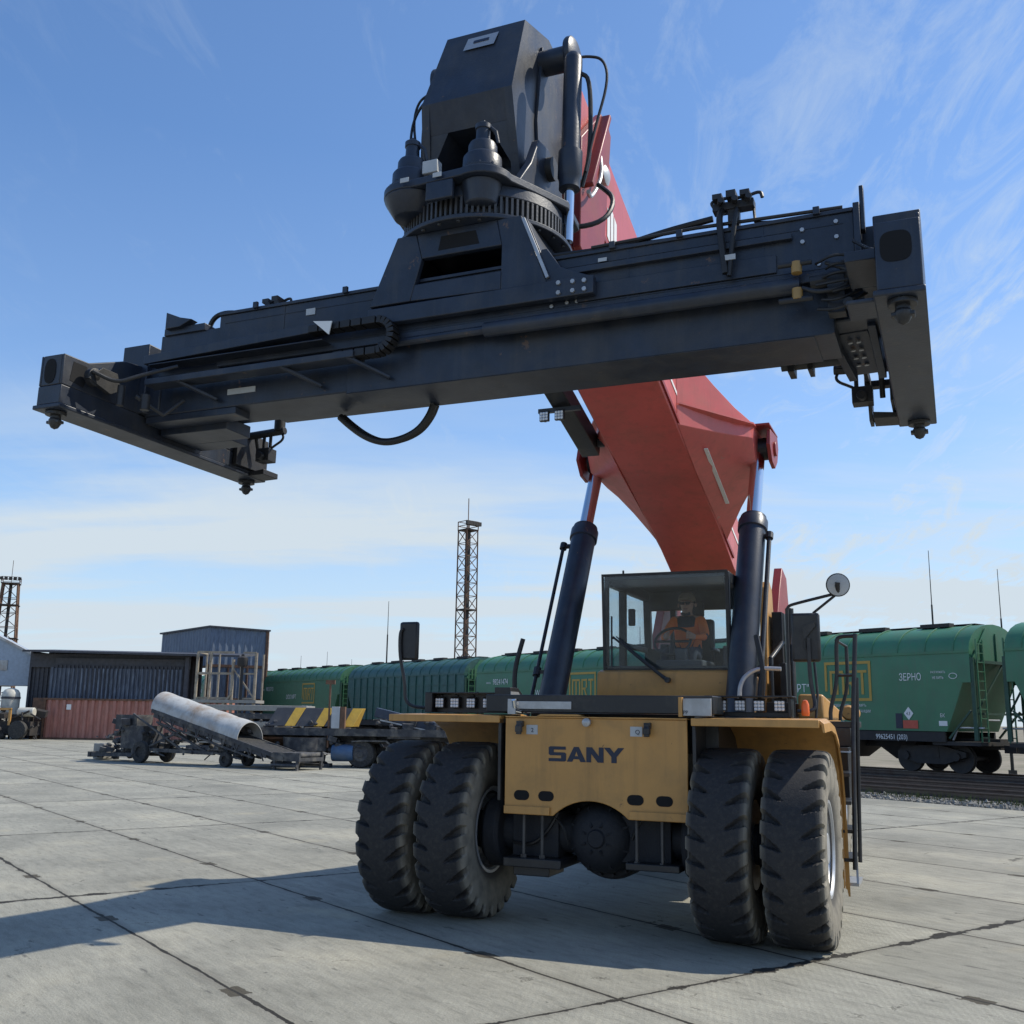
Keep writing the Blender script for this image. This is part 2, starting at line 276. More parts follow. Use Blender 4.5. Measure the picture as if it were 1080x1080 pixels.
# ------------------------------------------------------------------ ground and slabs
U = Vector((-.593, .805, 0)); V = Vector((.805, .593, 0)); RAILROT = math.atan2(-.805, .593)
def uv(u, v, z=0): return U*u+V*v+Vector((0, 0, z))
def sheet(name, u0, u1, v0, v1, z, m):
    mb = MB(); mb.add([(-u0, v0, 0), (-u1, v0, 0), (-u1, v1, 0), (-u0, v1, 0)], [(0, 1, 2, 3)])
    o = mb.build(name, m, shade=False); o.location = (0, 0, z); o.rotation_euler = (0, 0, RAILROT)
    return tag(o, kind='structure')
def slab_material():
    m = bpy.data.materials.new('concrete_slabs'); m.use_nodes = True; t = m.node_tree; t.nodes.clear(); K = t.links.new
    o = N(t, 'ShaderNodeOutputMaterial'); b = N(t, 'ShaderNodeBsdfPrincipled'); K(b.outputs[0], o.inputs[0])
    tc = N(t, 'ShaderNodeTexCoord')
    # warp slightly so joints are not ruler-straight
    wn = N(t, 'ShaderNodeTexNoise'); K(tc.outputs['Object'], wn.inputs['Vector']); setin(wn, Scale=2.5, Detail=5)
    wv = N(t, 'ShaderNodeVectorMath', operation='MULTIPLY_ADD'); K(wn.outputs['Color'], wv.inputs[0]); wv.inputs[1].default_value = (.045, .045, 0); K(tc.outputs['Object'], wv.inputs[2])
    sp = N(t, 'ShaderNodeSeparateXYZ'); K(wv.outputs[0], sp.inputs[0])
    x, y = sp.outputs[0], sp.outputs[1]
    fy = mth(t, 'DIVIDE', mth(t, 'SUBTRACT', y, 2.99+.022), 2.05)
    row = mth(t, 'FLOOR', fy)
    fx = mth(t, 'DIVIDE', mth(t, 'ADD', x, 5.55-.022), 6.0)
    cl = mth(t, 'FLOOR', fx)
    def dist(f, period):
        fr = mth(t, 'FRACT', f); return mth(t, 'MULTIPLY', mth(t, 'MINIMUM', fr, mth(t, 'SUBTRACT', 1.0, fr)), period)
    dy = dist(fy, 2.05); dx = dist(fx, 6.0)
    dj = mth(t, 'MINIMUM', dy, dx)
    # chipped edges: joint half width varies
    en = N(t, 'ShaderNodeTexNoise'); K(tc.outputs['Object'], en.inputs['Vector']); setin(en, Scale=2.2, Detail=8, Roughness=.7)
    wid = ramp(t, en.outputs['Fac'], [(.40, .010), (.56, .017), (.66, .036), (.72, .085)])
    widx = ramp(t, en.outputs['Fac'], [(.36, .008), (.48, .02), (.56, .06), (.64, .12)])
    jo = mth(t, 'MAXIMUM', mth(t, 'LESS_THAN', dy, wid), mth(t, 'LESS_THAN', dx, mth(t, 'MULTIPLY', widx, .8)))
    # corner lifting pockets: patches of rubble at slab crossings
    px_ = mth(t, 'MULTIPLY', mth(t, 'FRACT', fx), 6.0)
    pd = mth(t, 'MINIMUM', mth(t, 'ABSOLUTE', mth(t, 'SUBTRACT', px_, 1.37)), mth(t, 'ABSOLUTE', mth(t, 'SUBTRACT', px_, 4.41)))
    cr = mth(t, 'MAXIMUM', mth(t, 'MULTIPLY', pd, .62), dy)
    pn = N(t, 'ShaderNodeTexNoise'); K(tc.outputs['Object'], pn.inputs['Vector']); setin(pn, Scale=11, Detail=5)
    pk = mth(t, 'LESS_THAN', mth(t, 'ADD', cr, mth(t, 'MULTIPLY', pn.outputs['Fac'], .10)), .125)
    # hairline cracks on some slabs
    vo = N(t, 'ShaderNodeTexVoronoi', feature='DISTANCE_TO_EDGE'); vv = N(t, 'ShaderNodeVectorMath', operation='MULTIPLY_ADD'); K(en.outputs['Color'], vv.inputs[0]); vv.inputs[1].default_value = (.9, .9, 0); K(tc.outputs['Object'], vv.inputs[2]); K(vv.outputs[0], vo.inputs['Vector']); setin(vo, Scale=.42)
    ck = mth(t, 'MULTIPLY', mth(t, 'LESS_THAN', vo.outputs['Distance'], .0022), mth(t, 'GREATER_THAN', en.outputs['Fac'], .565))
    jo = mth(t, 'MAXIMUM', jo, mth(t, 'MULTIPLY', ck, .8))
    cid = N(t, 'ShaderNodeCombineXYZ'); K(row, cid.inputs[0]); K(cl, cid.inputs[1])
    wn2 = N(t, 'ShaderNodeTexWhiteNoise', noise_dimensions='2D'); K(cid.outputs[0], wn2.inputs['Vector'])
    n1 = N(t, 'ShaderNodeTexNoise'); K(tc.outputs['Object'], n1.inputs['Vector']); setin(n1, Scale=.55, Detail=8, Roughness=.62)
    mp = N(t, 'ShaderNodeMapping'); K(tc.outputs['Object'], mp.inputs[0]); mp.inputs['Scale'].default_value = (1, 3.5, 1)
    n2 = N(t, 'ShaderNodeTexNoise'); K(mp.outputs[0], n2.inputs['Vector']); setin(n2, Scale=3.2, Detail=10, Roughness=.72)
    n4 = N(t, 'ShaderNodeTexNoise'); K(tc.outputs['Object'], n4.inputs['Vector']); setin(n4, Scale=85, Detail=3, Roughness=.7)
    base = ramp(t, n1.outputs['Fac'], [(.30, (.235, .230, .192)), (.52, (.330, .320, .266)), (.72, (.43, .405, .320))])
    def mix(f, a, bcol, mode='MIX'):
        q = N(t, 'ShaderNodeMix', data_type='RGBA', blend_type=mode)
        if isinstance(f, (int, float)): q.inputs[0].default_value = f
        else: K(f, q.inputs[0])
        K(a, q.inputs[6])
        if isinstance(bcol, tuple): q.inputs[7].default_value = bcol+(1,)
        else: K(bcol, q.inputs[7])
        return q.outputs[2]
    tone = ramp(t, wn2.outputs['Value'], [(0, .91), (1, 1.06)])
    c = mix(1.0, base, tone, 'MULTIPLY')
    c = mix(1.0, c, ramp(t, n2.outputs['Fac'], [(.30, .72), (.5, 1.0), (.75, 1.16)]), 'MULTIPLY')
    c = mix(1.0, c, ramp(t, n4.outputs['Fac'], [(.30, .72), (.5, 1.0), (.72, 1.22)]), 'MULTIPLY')
    # dark oil spots and scuffs
    n5 = N(t, 'ShaderNodeTexNoise'); K(mp.outputs[0], n5.inputs['Vector']); setin(n5, Scale=2.4, Detail=6, Roughness=.6)
    c = mix(ramp(t, n5.outputs['Fac'], [(.635, 0), (.70, .72)]), c, (.10, .095, .085))
    n6 = N(t, 'ShaderNodeTexNoise'); K(tc.outputs['Object'], n6.inputs['Vector']); setin(n6, Scale=.9, Detail=4)
    c = mix(ramp(t, n6.outputs['Fac'], [(.62, 0), (.78, .42)]), c, (.46, .40, .27))
    mt = N(t, 'ShaderNodeMapping'); K(tc.outputs['Object'], mt.inputs[0]); mt.inputs['Rotation'].default_value = (0, 0, R(-28)); mt.inputs['Scale'].default_value = (.12, 2.6, 1)
    nm = N(t, 'ShaderNodeTexNoise'); K(mt.outputs[0], nm.inputs['Vector']); setin(nm, Scale=1.0, Detail=7, Roughness=.6)
    c = mix(ramp(t, nm.outputs['Fac'], [(.55, 0), (.72, .38)]), c, (.13, .125, .105))
    n8 = N(t, 'ShaderNodeTexNoise'); K(tc.outputs['Object'], n8.inputs['Vector']); setin(n8, Scale=7.5, Detail=5, Roughness=.55)
    c = mix(ramp(t, n8.outputs['Fac'], [(.70, 0), (.73, .75)]), c, (.085, .08, .07))
    # soft dirt along joints
    c = mix(ramp(t, dj, [(0, .45), (.10, 0)]), c, (.17, .155, .125))
    c = mix(pk, c, (.085, .075, .055)); c = mix(jo, c, (.032, .029, .024))
    K(c, b.inputs['Base Color']); b.inputs['Roughness'].default_value = .88; b.inputs['Specular IOR Level'].default_value = .3
    # corrugated anti-slip relief
    wv1 = N(t, 'ShaderNodeTexWave', wave_type='BANDS', bands_direction='DIAGONAL'); K(tc.outputs['Object'], wv1.inputs['Vector']); setin(wv1, Scale=9.0, Distortion=.6, Detail=1)
    mp2 = N(t, 'ShaderNodeMapping'); K(tc.outputs['Object'], mp2.inputs[0]); mp2.inputs['Scale'].default_value = (-1, 1, 1)
    wv2 = N(t, 'ShaderNodeTexWave', wave_type='BANDS', bands_direction='DIAGONAL'); K(mp2.outputs[0], wv2.inputs['Vector']); setin(wv2, Scale=9.0, Distortion=.6, Detail=1)
    h = mth(t, 'MULTIPLY', wv1.outputs['Fac'], wv2.outputs['Fac'])
    h = mth(t, 'MULTIPLY', h, mth(t, 'MULTIPLY', ramp(t, n2.outputs['Fac'], [(.38, .05), (.62, 1)]), mth(t, 'MULTIPLY', wn2.outputs['Value'], 1.3)))
    hh = mth(t, 'ADD', mth(t, 'MULTIPLY', h, .0030), mth(t, 'MULTIPLY', n4.outputs['Fac'], .004))
    hh = mth(t, 'ADD', hh, mth(t, 'MULTIPLY', n2.outputs['Fac'], .012))
    hh = mth(t, 'SUBTRACT', hh, mth(t, 'MULTIPLY', jo, .03)); hh = mth(t, 'SUBTRACT', hh, mth(t, 'MULTIPLY', pk, .012))
    bp = N(t, 'ShaderNodeBump'); bp.inputs['Strength'].default_value = .9; bp.inputs['Distance'].default_value = 1.0; K(hh, bp.inputs['Height']); K(bp.outputs[0], b.inputs['Normal'])
    return m
mSlab = slab_material()
mDirt = mat('dry_dirt', (.25, .215, .155), .95, var=.25, scale=.4, dirt=(.09, .105, .045), damt=.85, dscale=.35, bump=.6, bscale=8)
mBallast = mat('ballast_bed', (.13, .125, .115), .95, var=.5, scale=9, dirt=(.05, .043, .037), damt=.7, dscale=.8, bump=1, bscale=14)
sheet('ground', -2200, 2200, -2200, 2200, -.30, mDirt)
pad = MB(); pad.box(-160, 60, -60, 23.2, -.32, 0)
po = pad.build('concrete_pavement', mSlab, shade=False); po.rotation_euler = (0, 0, RAILROT); tag(po, kind='structure')
bal = MB(); bal.prism([(23.2, -.31), (23.2, -.03), (25.2, .02), (26.6, .08), (35.6, .08), (36.8, -.31)], 'X', -190, 60)
bo = bal.build('track_bed', mBallast, shade=False); bo.rotation_euler = (0, 0, RAILROT); tag(bo, kind='structure')
# loose pale stones along the pad edge
st = MB(); rr = random.Random(3)
for i in range(2600):
    x = rr.uniform(-26, 6)*1.0; y = 23.25+abs(rr.gauss(0, .55)); sz = rr.uniform(.025, .06)*(1.9 if rr.random() < .03 else 1)
    z = -.02+(.05*(y-23.25)/2)
    pts = [Vector((a, b_, c_)).normalized()*sz*rr.uniform(.7, 1.2) for a, b_, c_ in ((1, 0, 0), (-1, 0, 0), (0, 1, 0), (0, -1, 0), (0, 0, .8), (0, 0, -.8))]
    M_ = Euler((rr.uniform(0, 6), rr.uniform(0, 6), rr.uniform(0, 6))).to_matrix()
    pts = [M_@q+Vector((x, y, z+sz*.4)) for q in pts]
    st.add(pts, [(0, 2, 4), (2, 1, 4), (1, 3, 4), (3, 0, 4), (2, 0, 5), (1, 2, 5), (3, 1, 5), (0, 3, 5)])
so_ = st.build('gravel', mStone, shade=False); so_.rotation_euler = (0, 0, RAILROT); tag(so_, 'pale loose stones along the edge of the concrete', 'gravel', kind='stuff')
gr = MB(); rr = random.Random(9)
for i in range(2400):
    if i % 3: cxx, cyy = rr.uniform(-24, 4), rr.gauss(24.6, .35)
    else: cxx, cyy = rr.uniform(-60, 4), rr.uniform(36.5, 39)
    hgt = rr.uniform(.05, .22)*(2 if i % 3 == 0 else 1); a = rr.uniform(0, 6.3)
    z0 = .0 if cyy < 30 else -.3
    gr.add([(cxx-.015, cyy, z0), (cxx+.015, cyy, z0), (cxx+math.cos(a)*hgt*.4, cyy+math.sin(a)*hgt*.4, z0+hgt)], [(0, 1, 2)])
go = gr.build('weeds', mWeed, shade=False); go.rotation_euler = (0, 0, RAILROT); tag(go, 'sparse dry weeds between the concrete and the rails', 'weeds', kind='stuff')

# railway tracks
def track(vc, label, ztop, u0, u1):
    t = empty('railway_track', uv(0, vc, 0), RAILROT, label, 'railway track', 'railway tracks beside the concrete yard')
    for sgn in (-1, 1):
        mb = MB(); y = sgn*.8
        mb.prism([(y-.07, ztop-.17), (y+.07, ztop-.17), (y+.07, ztop-.155), (y+.012, ztop-.13), (y+.012, ztop-.05), (y+.036, ztop-.035), (y+.036, ztop), (y-.036, ztop), (y-.036, ztop-.035), (y-.012, ztop-.05), (y-.012, ztop-.13), (y-.07, ztop-.155)], 'X', -u1, -u0)
        mb.build('rail', mRail, t)
    sl_ = MB(); x = -u1
    while x < -u0:
        sl_.box(x, x+.24, -1.35, 1.35, ztop-.30, ztop-.172); x += .56
    so2 = sl_.build('sleepers', mSleeper, t, shade=False); so2['kind'] = 'stuff'
    return t
track(33.76, 'rails and sleepers carrying the green hopper wagons', .26, -35, 150)
track(28.9, 'empty track with dark rails, the nearer one to the concrete', .24, -35, 150)
track(26.0, 'bare dark rails lowest and closest to the gravel edge', .20, -35, 60)

# ------------------------------------------------------------------ REACH STACKER
AX, AY = .8231, 9.9303
rs = empty('reach_stacker', (AX, AY, 0), -YAW, 'yellow and red container reach stacker with dark grey spreader raised high', 'reach stacker')

# tyres ---------------------------------------------------------
def tyre_mesh(wd=.50, RR=.81):
    prof = [(-.19, .33), (-.205, .40), (-.212, .405), (-.235, .47), (-.25, .55), (-.252, .60), (-.249, .64), (-.2495, .665), (-.251, .69), (-.252, .715), (-.251, .74), (-.246, .765), (-.236, .785), (-.220, .798), (-.205, .803), (-.19, .806), (-.175, .808), (-.15, .810), (-.125, .811), (-.10, .811), (-.08, .811), (-.06, .811), (-.02, .811)]
    prof = prof+[(-a, b) for a, b in prof[::-1]]
    NP = 25; per = 20; n = NP*per; vs = []; fs = []
    for j in range(n):
        th0 = 2*PI*j/n
        for (x, r) in prof:
            ax = abs(x); k = j/per; sk_ = -.16*(min(ax, .24))/.24
            if x > 0: k += .5
            ph = (k % 1.0)
            rr_ = r
            if r > .68 and ax > .075:
                tpr = min(1, (ax-.075)/.13)          # widening to the shoulder
                hw = .04+.18*tpr
                d = abs(ph-.5)
                if d < hw:
                    dep = .062*min(1, (ax-.075)/.03) * min(1, (hw-d)/.03)
                    if ax > .238:
                        x -= math.copysign(.030*min(1, (r-.68)/.03)*min(1, (hw-d)/.05), x); dep = .02*min(1, (hw-d)/.05) if r > .75 else 0
                    rr_ = r-dep
            if r > .60 and r < .75: rr_ = rr_
            th = th0+sk_
            vs.append((x*wd/.5, -rr_*math.sin(th), rr_*math.cos(th)))
    m_ = len(prof)
    for j in range(n):
        j2 = (j+1) % n
        for i in range(m_-1): fs.append((j*m_+i, j*m_+i+1, j2*m_+i+1, j2*m_+i))
    me = bpy.data.meshes.new('tyre'); me.from_pydata(vs, [], fs); me.materials.append(mTyre)
    bm = bmesh.new(); bm.from_mesh(me); bmesh.ops.recalc_face_normals(bm, faces=bm.faces); bm.to_mesh(me); bm.free()
    me.shade_smooth(); me.set_sharp_from_angle(angle=R(17)); return me
TY = tyre_mesh()
def wheel(x, y, out):
    mb = MB()
    mb.lathe([(.36, -.20), (.375, -.20), (.375, -.17), (.345, -.14), (.34, .10), (.35, .17), (.40, .195), (.40, .215), (.375, .215), (.33, .17), (.31, .09), (.26, .05), (.17, .05), (.165, .16), (.12, .20), (.001, .205)], (0, 0, 0), (out, 0, 0), 48)
    for i in range(12):
        a = 2*PI*i/12; mb.lathe([(.016, .04), (.016, .085), (.001, .09)], (0, .225*math.cos(a), .225*math.sin(a)), (out, 0, 0), 6)
    o = mb.build('wheel', mRim, rs); o.location = (x, y, .80)
    t = bpy.data.objects.new('tyre', TY); col.objects.link(t); t.parent = o; t.rotation_euler = (random.uniform(0, 6), 0, 0)
    return o
for x, out_ in ((-1.856, -1), (-1.2527, 1), (1.2527, -1), (1.856, 1)): wheel(x, 0, out_)
wheel(1.44, 6.0, 1); wheel(-1.44, 6.0, -1)

# axle, frame -----------------------------------------------------
mb = MB()
mb.tube([(-1.75, 0, .80), (1.75, 0, .80)], .17, 20)
mb.box(-.75, -.30, -.20, .20, .60, 1.0); mb.box(.30, .75, -.20, .20, .60, 1.0)
for sx_ in (-1, 1):
    mb.lathe([(.30, 0), (.33, .03), (.33, .14), (.27, .20), (.20, .22)], (sx_*.86, 0, .80), (sx_, 0, 0), 28)
    mb.lathe([(.22, 0), (.24, .02), (.24, .16), (.16, .2)], (sx_*1.5, 0, .80), (sx_, 0, 0), 24)
ax = mb.build('axle', mCast, rs, .006)
mb = MB(); prof = [(.001, -.36), (.07, -.36), (.085, -.34), (.14, -.335), (.22, -.30), (.275, -.23), (.31, -.14), (.325, -.05), (.325, .02), (.37, .02), (.37, .06), (.345, .07), (.345, .16), (.30, .3), (.2, .4)]
mb.lathe(prof, (.10, .02, .80), (0, 1, 0), 40)
for i in range(18):
    a = 2*PI*i/18; mb.lathe([(.015, -.035), (.015, .015)], (.10+.348*math.cos(a), .02, .80+.348*math.sin(a)), (0, 1, 0), 6)
for i in range(8):
    a = 2*PI*(i+.5)/8; ca, sa = math.cos(a), math.sin(a)
    mb.bar((.10+.10*ca, -.315, .80+.10*sa), (.10+.27*ca, -.20, .80+.27*sa), .018, .05, up=(ca, 0, sa))
mb.box(-.74, .93, .26, .6, .96, 1.32)  # dark filler box added behind the arch to close a bright gap
mb.lathe([(.30, .04), (.40, .06), (.40, .30), (.3, .45)], (.10, .08, .80), (0, 1, 0), 40)
mb.build('differential', mCast, ax)
mb = MB(); mb.tube([(-.7, -.16, 1.02), (-.4, -.2, 1.0), (-.25, -.22, .9), (-.2, -.2, .72)], .012, 6); mb.tube([(.9, -.16, 1.02), (.6, -.2, 1.03), (.46, -.2, .95), (.40, -.22, .8)], .012, 6); mb.tube([(-.74, -.2, .72), (-.55, -.24, .70), (-.4, -.22, .82), (-.3, -.2, 1.0)], .016, 6); build_each(mb, 'brake_hose', mHose, ax)
for x in (-.60, -.42, .47, .70):
    mb = MB(); mb.lathe([(.017, 0), (.017, .40)], (x, -.30, .60), (0, 0, 1), 10); mb.lathe([(.030, .015), (.030, .05)], (x, -.30, .58), (0, 0, 1), 6)
    mb.build('clamp_bolt', mGear, ax)  # dark steel deepens the shade under the chassis
mb = MB(); mb.box(-.78, -.22, -.36, .3, .52, .60); mb.box(.38, .86, -.36, .3, .56, .62); mb.box(-.70, -.35, -.30, .1, .44, .52); build_each(mb, 'clamp_plate', mBlack, ax, .008)

mb = MB()
mb.box(-.66, -.50, -.30, 7.6, 1.05, 1.78); mb.box(.66, .82, -.30, 7.6, 1.05, 1.78)
for y in (.6, 2.0, 3.6, 5.2, 7.2): mb.box(-.50, .66, y, y+.15, 1.15, 1.65)
mb.box(-.50, .66, .9, 4.6, 1.2, 1.24)
mb.box(-.98, 1.18, -.36, .10, 1.90, 2.06)
mb.box(-.95, -.66, .0, 5.3, 1.55, 1.86); mb.box(.82, 1.15, .0, 5.3, 1.55, 1.86)
mb.box(-.72, .9, .14, 1.65, 1.80, 1.90)
mb.box(-.48, .62, -.32, .2, 1.29, 1.79)
mb.box(-.48, .64, .62, 4.8, .62, 1.19)  # belly box added to stop light passing beneath the chassis
mb.build('chassis', mBlack, rs, .008)

# front plate ------------------------------------------------------
PY = -.40; px0, px1, pz1 = -.757, .955, 1.848
_t = math.asin((.985-.62)/.507)
arc = [(.07+.507*math.cos(a), .62+.507*math.sin(a)) for a in [_t+(PI-2*_t)*i/20 for i in range(21)]]
prof = [(px1, .985), (px1, pz1), (px0, pz1), (px0, .985)]+[(x, max(z, .985)) for x, z in arc[::-1]]
# split in two halves round the arch, slots are flat near-black patches painting their inner shade
mb = MB(); mb.prism(prof, 'Y', PY, PY+.03)
fp = mb.build('front_plate', mOchre, rs, .006)
mb = MB(); mb.prism([(px0, pz1+.002), (px1, pz1+.002), (px1, pz1+.016), (px0, pz1+.016)], 'Y', PY-.012, PY+.35); mb.build('top_flange', mOchre, fp, .004)
mb = MB()
for a_, b_ in ((px0+.004, px0+.45), (px1-.52, px1-.004)): mb.box(a_, b_, PY-.026, PY-.002, .99, 1.06)
build_each(mb, 'bottom_strip', mOchre, fp, .004)
def stadium(cx, cz, w_, h_):
    r_ = h_/2; pts = []
    for i in range(9): a = -PI/2+PI*i/8; pts.append((cx+w_/2-r_+r_*math.cos(a), cz+r_*math.sin(a)))
    for i in range(9): a = PI/2+PI*i/8; pts.append((cx-w_/2+r_+r_*math.cos(a), cz+r_*math.sin(a)))
    return pts
mHole = mat('unlit_opening', (.006, .006, .007), .9, bump=0)  # near-black stands in for shade inside openings; sunglasses share it
for cx_ in (-.587, -.348, .487, .747):
    mb = MB(); mb.prism(stadium(cx_, 1.155, .15, .088), 'Y', PY-.004, PY-.001); mb.build('slot', mHole, fp)
# lettering
W_, H_ = 1.0, 1.0
letters = [
 [[(0, 0), (1.15, 0), (1.25, .08), (1.25, .52), (1.15, .61), (.36, .61), (.36, .79), (1.22, .79), (1.22, 1), (.1, 1), (0, .92), (0, .49), (.1, .40), (.89, .40), (.89, .21), (0, .21)]],
 [[(0, 0), (.5, 1), (.675, 1), (.675, .70), (.56, .38), (.675, .38), (.675, .18), (.48, .18), (.38, 0)], [(1.35, 0), (.85, 1), (.675, 1), (.675, .70), (.79, .38), (.675, .38), (.675, .18), (.87, .18), (.97, 0)]],
 [[(0, 0), (0, 1), (.40, 1), (.87, .42), (.87, 1), (1.2, 1), (1.2, 0), (.80, 0), (.33, .58), (.33, 0)]],
 [[(.52, 0), (.52, .40), (0, 1), (.42, 1), (.70, .66), (.98, 1), (1.40, 1), (.88, .40), (.88, 0)]]]
mb = MB(); lx = 0; sc_ = .132
for L_, adv in zip(letters, (1.30, 1.38, 1.22, 1.4)):
    for poly in L_: mb.prism([(-.325+(lx+x)*sc_*1.02, 1.465+z*sc_) for x, z in poly], 'Y', PY-.004, PY-.001)
    lx += adv
mb.build('maker_lettering', mInk, fp, shade=False)
# lamps / hooks on the plate
for x in (-.60, .61):
    mb = MB(); mb.tube([(x, PY-.05, 1.80), (x, PY-.06, 1.70)], .026, 12); mb.box(x-.03, x+.03, PY-.05, PY-.001, 1.77, 1.82); mb.lathe([(.035, 0), (.035, .05), (.02, .07)], (x, PY-.06, 1.72), (0, 0, 1), 12)
    mb.build('latch', mBlack, fp, .003)
for x, s_ in ((-.49, '8 Z'), (.50, '4 Q')):
    mb = MB(); mb.box(x-.055, x+.055, PY-.005, PY-.001, 1.70, 1.785); lb = mb.build('sticker', mGreyLbl, fp, shade=False)
    text('Q' if x > 0 else '2', .055, mInk, lb, (x-.01, PY-.0065, 1.72), (R(90), 0, 0), 'sticker_lettering')
mb = MB(); mb.lathe([(.02, 0), (.038, .01), (.038, .05), (.02, .06)], (.05, PY-.07, 1.815), (0, 1, 0), 14); mb.build('camera_lens', mAlu, fp)
mb = MB(); mb.prism([(-.44, 1.868), (.0, 1.868), (-.04, 1.885), (-.40, 1.885)], 'Y', PY-.02, PY+.3); mb.build('cover_flap', mOchre, rs, .003)
mb = MB(); mb.box(-.74, -.12, -.374, -.364, 1.93, 2.0); mb.box(-.74, -.66, -.40, -.375, 1.88, 2.02); mb.build('grey_bracket_plate', mAlu, rs, .002)
mb = MB(); mb.tube([(-.66, -.42, 1.94), (-.66, -.45, 2.01)], .02, 8); mb.tube([(-.64, -.42, 1.91), (-.58, -.43, 1.9)], .014, 8); build_each(mb, 'valve_fitting', mChrome, rs)
mb = MB(); mb.box(.92, 1.17, -.40, -.375, 1.885, 2.035); nb = mb.build('number_box', mAlu, rs, .004)
mb = MB(); mb.box(.885, .918, -.42, -.30, 1.875, 2.045); mb.build('bracket_end', mOchre, nb, .003)
text('PP', .045, mInk, nb, (.922, -.402, 1.90), (R(90), 0, 0), 'number_lettering')

# fenders ----------------------------------------------------------
def fender(x0, x1, right):
    mb = MB()
    pr = [(-.42, 1.865), (.15, 1.88), (.50, 1.84), (.80, 1.72), (1.02, 1.50), (1.13, 1.22), (1.17, .90), (1.18, .35)]
    if not right: pr = pr[:6]
    inner = [(y-.025*(1 if i > 3 else .3), z-.03) for i, (y, z) in enumerate(pr)]
    mb.prism(pr+inner[::-1], 'X', x0, x1)
    mb.box(x0, x1, -.45, -.421, 1.80, 1.866)
    o = mb.build('fender', mOchre, rs, .006)
    mb = MB(); xi = x1 if not right else x0
    mb.box(min(xi, xi+.03*(1 if right else -1)), max(xi, xi+.03*(1 if right else -1)), -.40, 1.0, 1.1, 1.80); 
    mb.build('fender_liner', mBlack, o, .004)
    return o
fr = fender(1.0, 2.07, True); fl = fender(-1.97, -.80, False)
# curved outer skirt lip on the right fender
mb = MB(); pr = [(2.121, -.42), (2.121, .9), (2.175, .9), (2.165, -.30)]
mb.loft([[(2.071, y, z), (2.105, y, z-.03), (2.112, y, z-.10), (2.095, y, z-.10), (2.085, y, z-.04), (2.071, y, z-.03)] for y, z in ((-.40, 1.863), (.15, 1.878), (.50, 1.838), (.80, 1.718), (1.02, 1.50), (1.14, 1.22), (1.18, .90), (1.185, .35))]); mb.build('outer_lip', mOchre, fr)

# work light bars --------------------------------------------------
def work_light(x, y, z, parent, s=.05, ry=0, name='work_light'):
    mb = MB(); mb.box(x-s, x+s, y, y+.045, z-s, z+s); mb.box(x-.015, x+.015, y+.045, y+.06, z-s, z+s+.035); mb.box(x-s-.004, x+s+.004, y+.012, y+.03, z+s+.001, z+s+.014)
    o = mb.build(name, mBlack, parent, .006)
    mb = MB()
    for i in (-1, 0, 1):
        for j in (-1, 0, 1): mb.lathe([(.0135*s/.05, 0), (.0135*s/.05, .004), (.006, .007)], (x+i*.030*s/.05, y-.001, z+j*.030*s/.05), (0, -1, 0), 10)
    mb.box(x-s*.88, x+s*.88, y-.0025, y-.0005, z-s*.88, z+s*.88, 1)
    mb.build('lens', [mLens, mLensB], o); return o
for x in (1.16, 1.33, 1.50, 1.68): work_light(x, .08, 1.985, fr)
mb = MB(); mb.box(1.02, 1.80, .02, .30, 2.058, 2.072); mb.box(1.03, 1.06, .10, .28, 1.885, 2.057); mb.box(1.75, 1.78, .10, .28, 1.885, 2.057); mb.box(1.08, 1.75, .15, .19, 1.885, 1.93); mb.build('light_guard', mBlack, fr, .004)
for x in (-1.70, -1.53, -1.35, -1.17): work_light(x, .10, 1.985, fl)
mb = MB(); mb.box(-1.84, -1.76, .05, .45, 1.89, 2.09); mb.box(-1.76, -1.10, .16, .22, 1.89, 2.075); mb.box(-1.80, -1.05, .05, .28, 2.077, 2.09)
mb.prism([(.05, 1.89), (.6, 1.89), (.6, 1.96), (.25, 2.14), (.05, 2.14)], 'X', -1.07, -.90); mb.build('light_guard', mBlack, fl, .004)
mb = MB(); mb.prism([(.048, 1.90), (.58, 1.90), (.24, 2.10), (.048, 2.10)], 'X', -.899, -.893); mb.build('side_cover', mAlu, fl)
mb = MB(); mb.tube([(-.80, .2, 1.9), (-.79, .2, 1.98), (-.75, .2, 2.0)], .02, 8); mb.tube([(-.83, .2, 1.9), (-.84, .2, 2.0)], .018, 8); build_each(mb, 'hose_coupling', mRust, rs)
mb = MB(); mb.lathe([(.032, 0), (.036, .02), (.034, .10), (.02, .135), (.001, .14)], (1.90, .10, 1.90), (0, 0, 1), 14); mb.build('beacon', mOrange, fr)

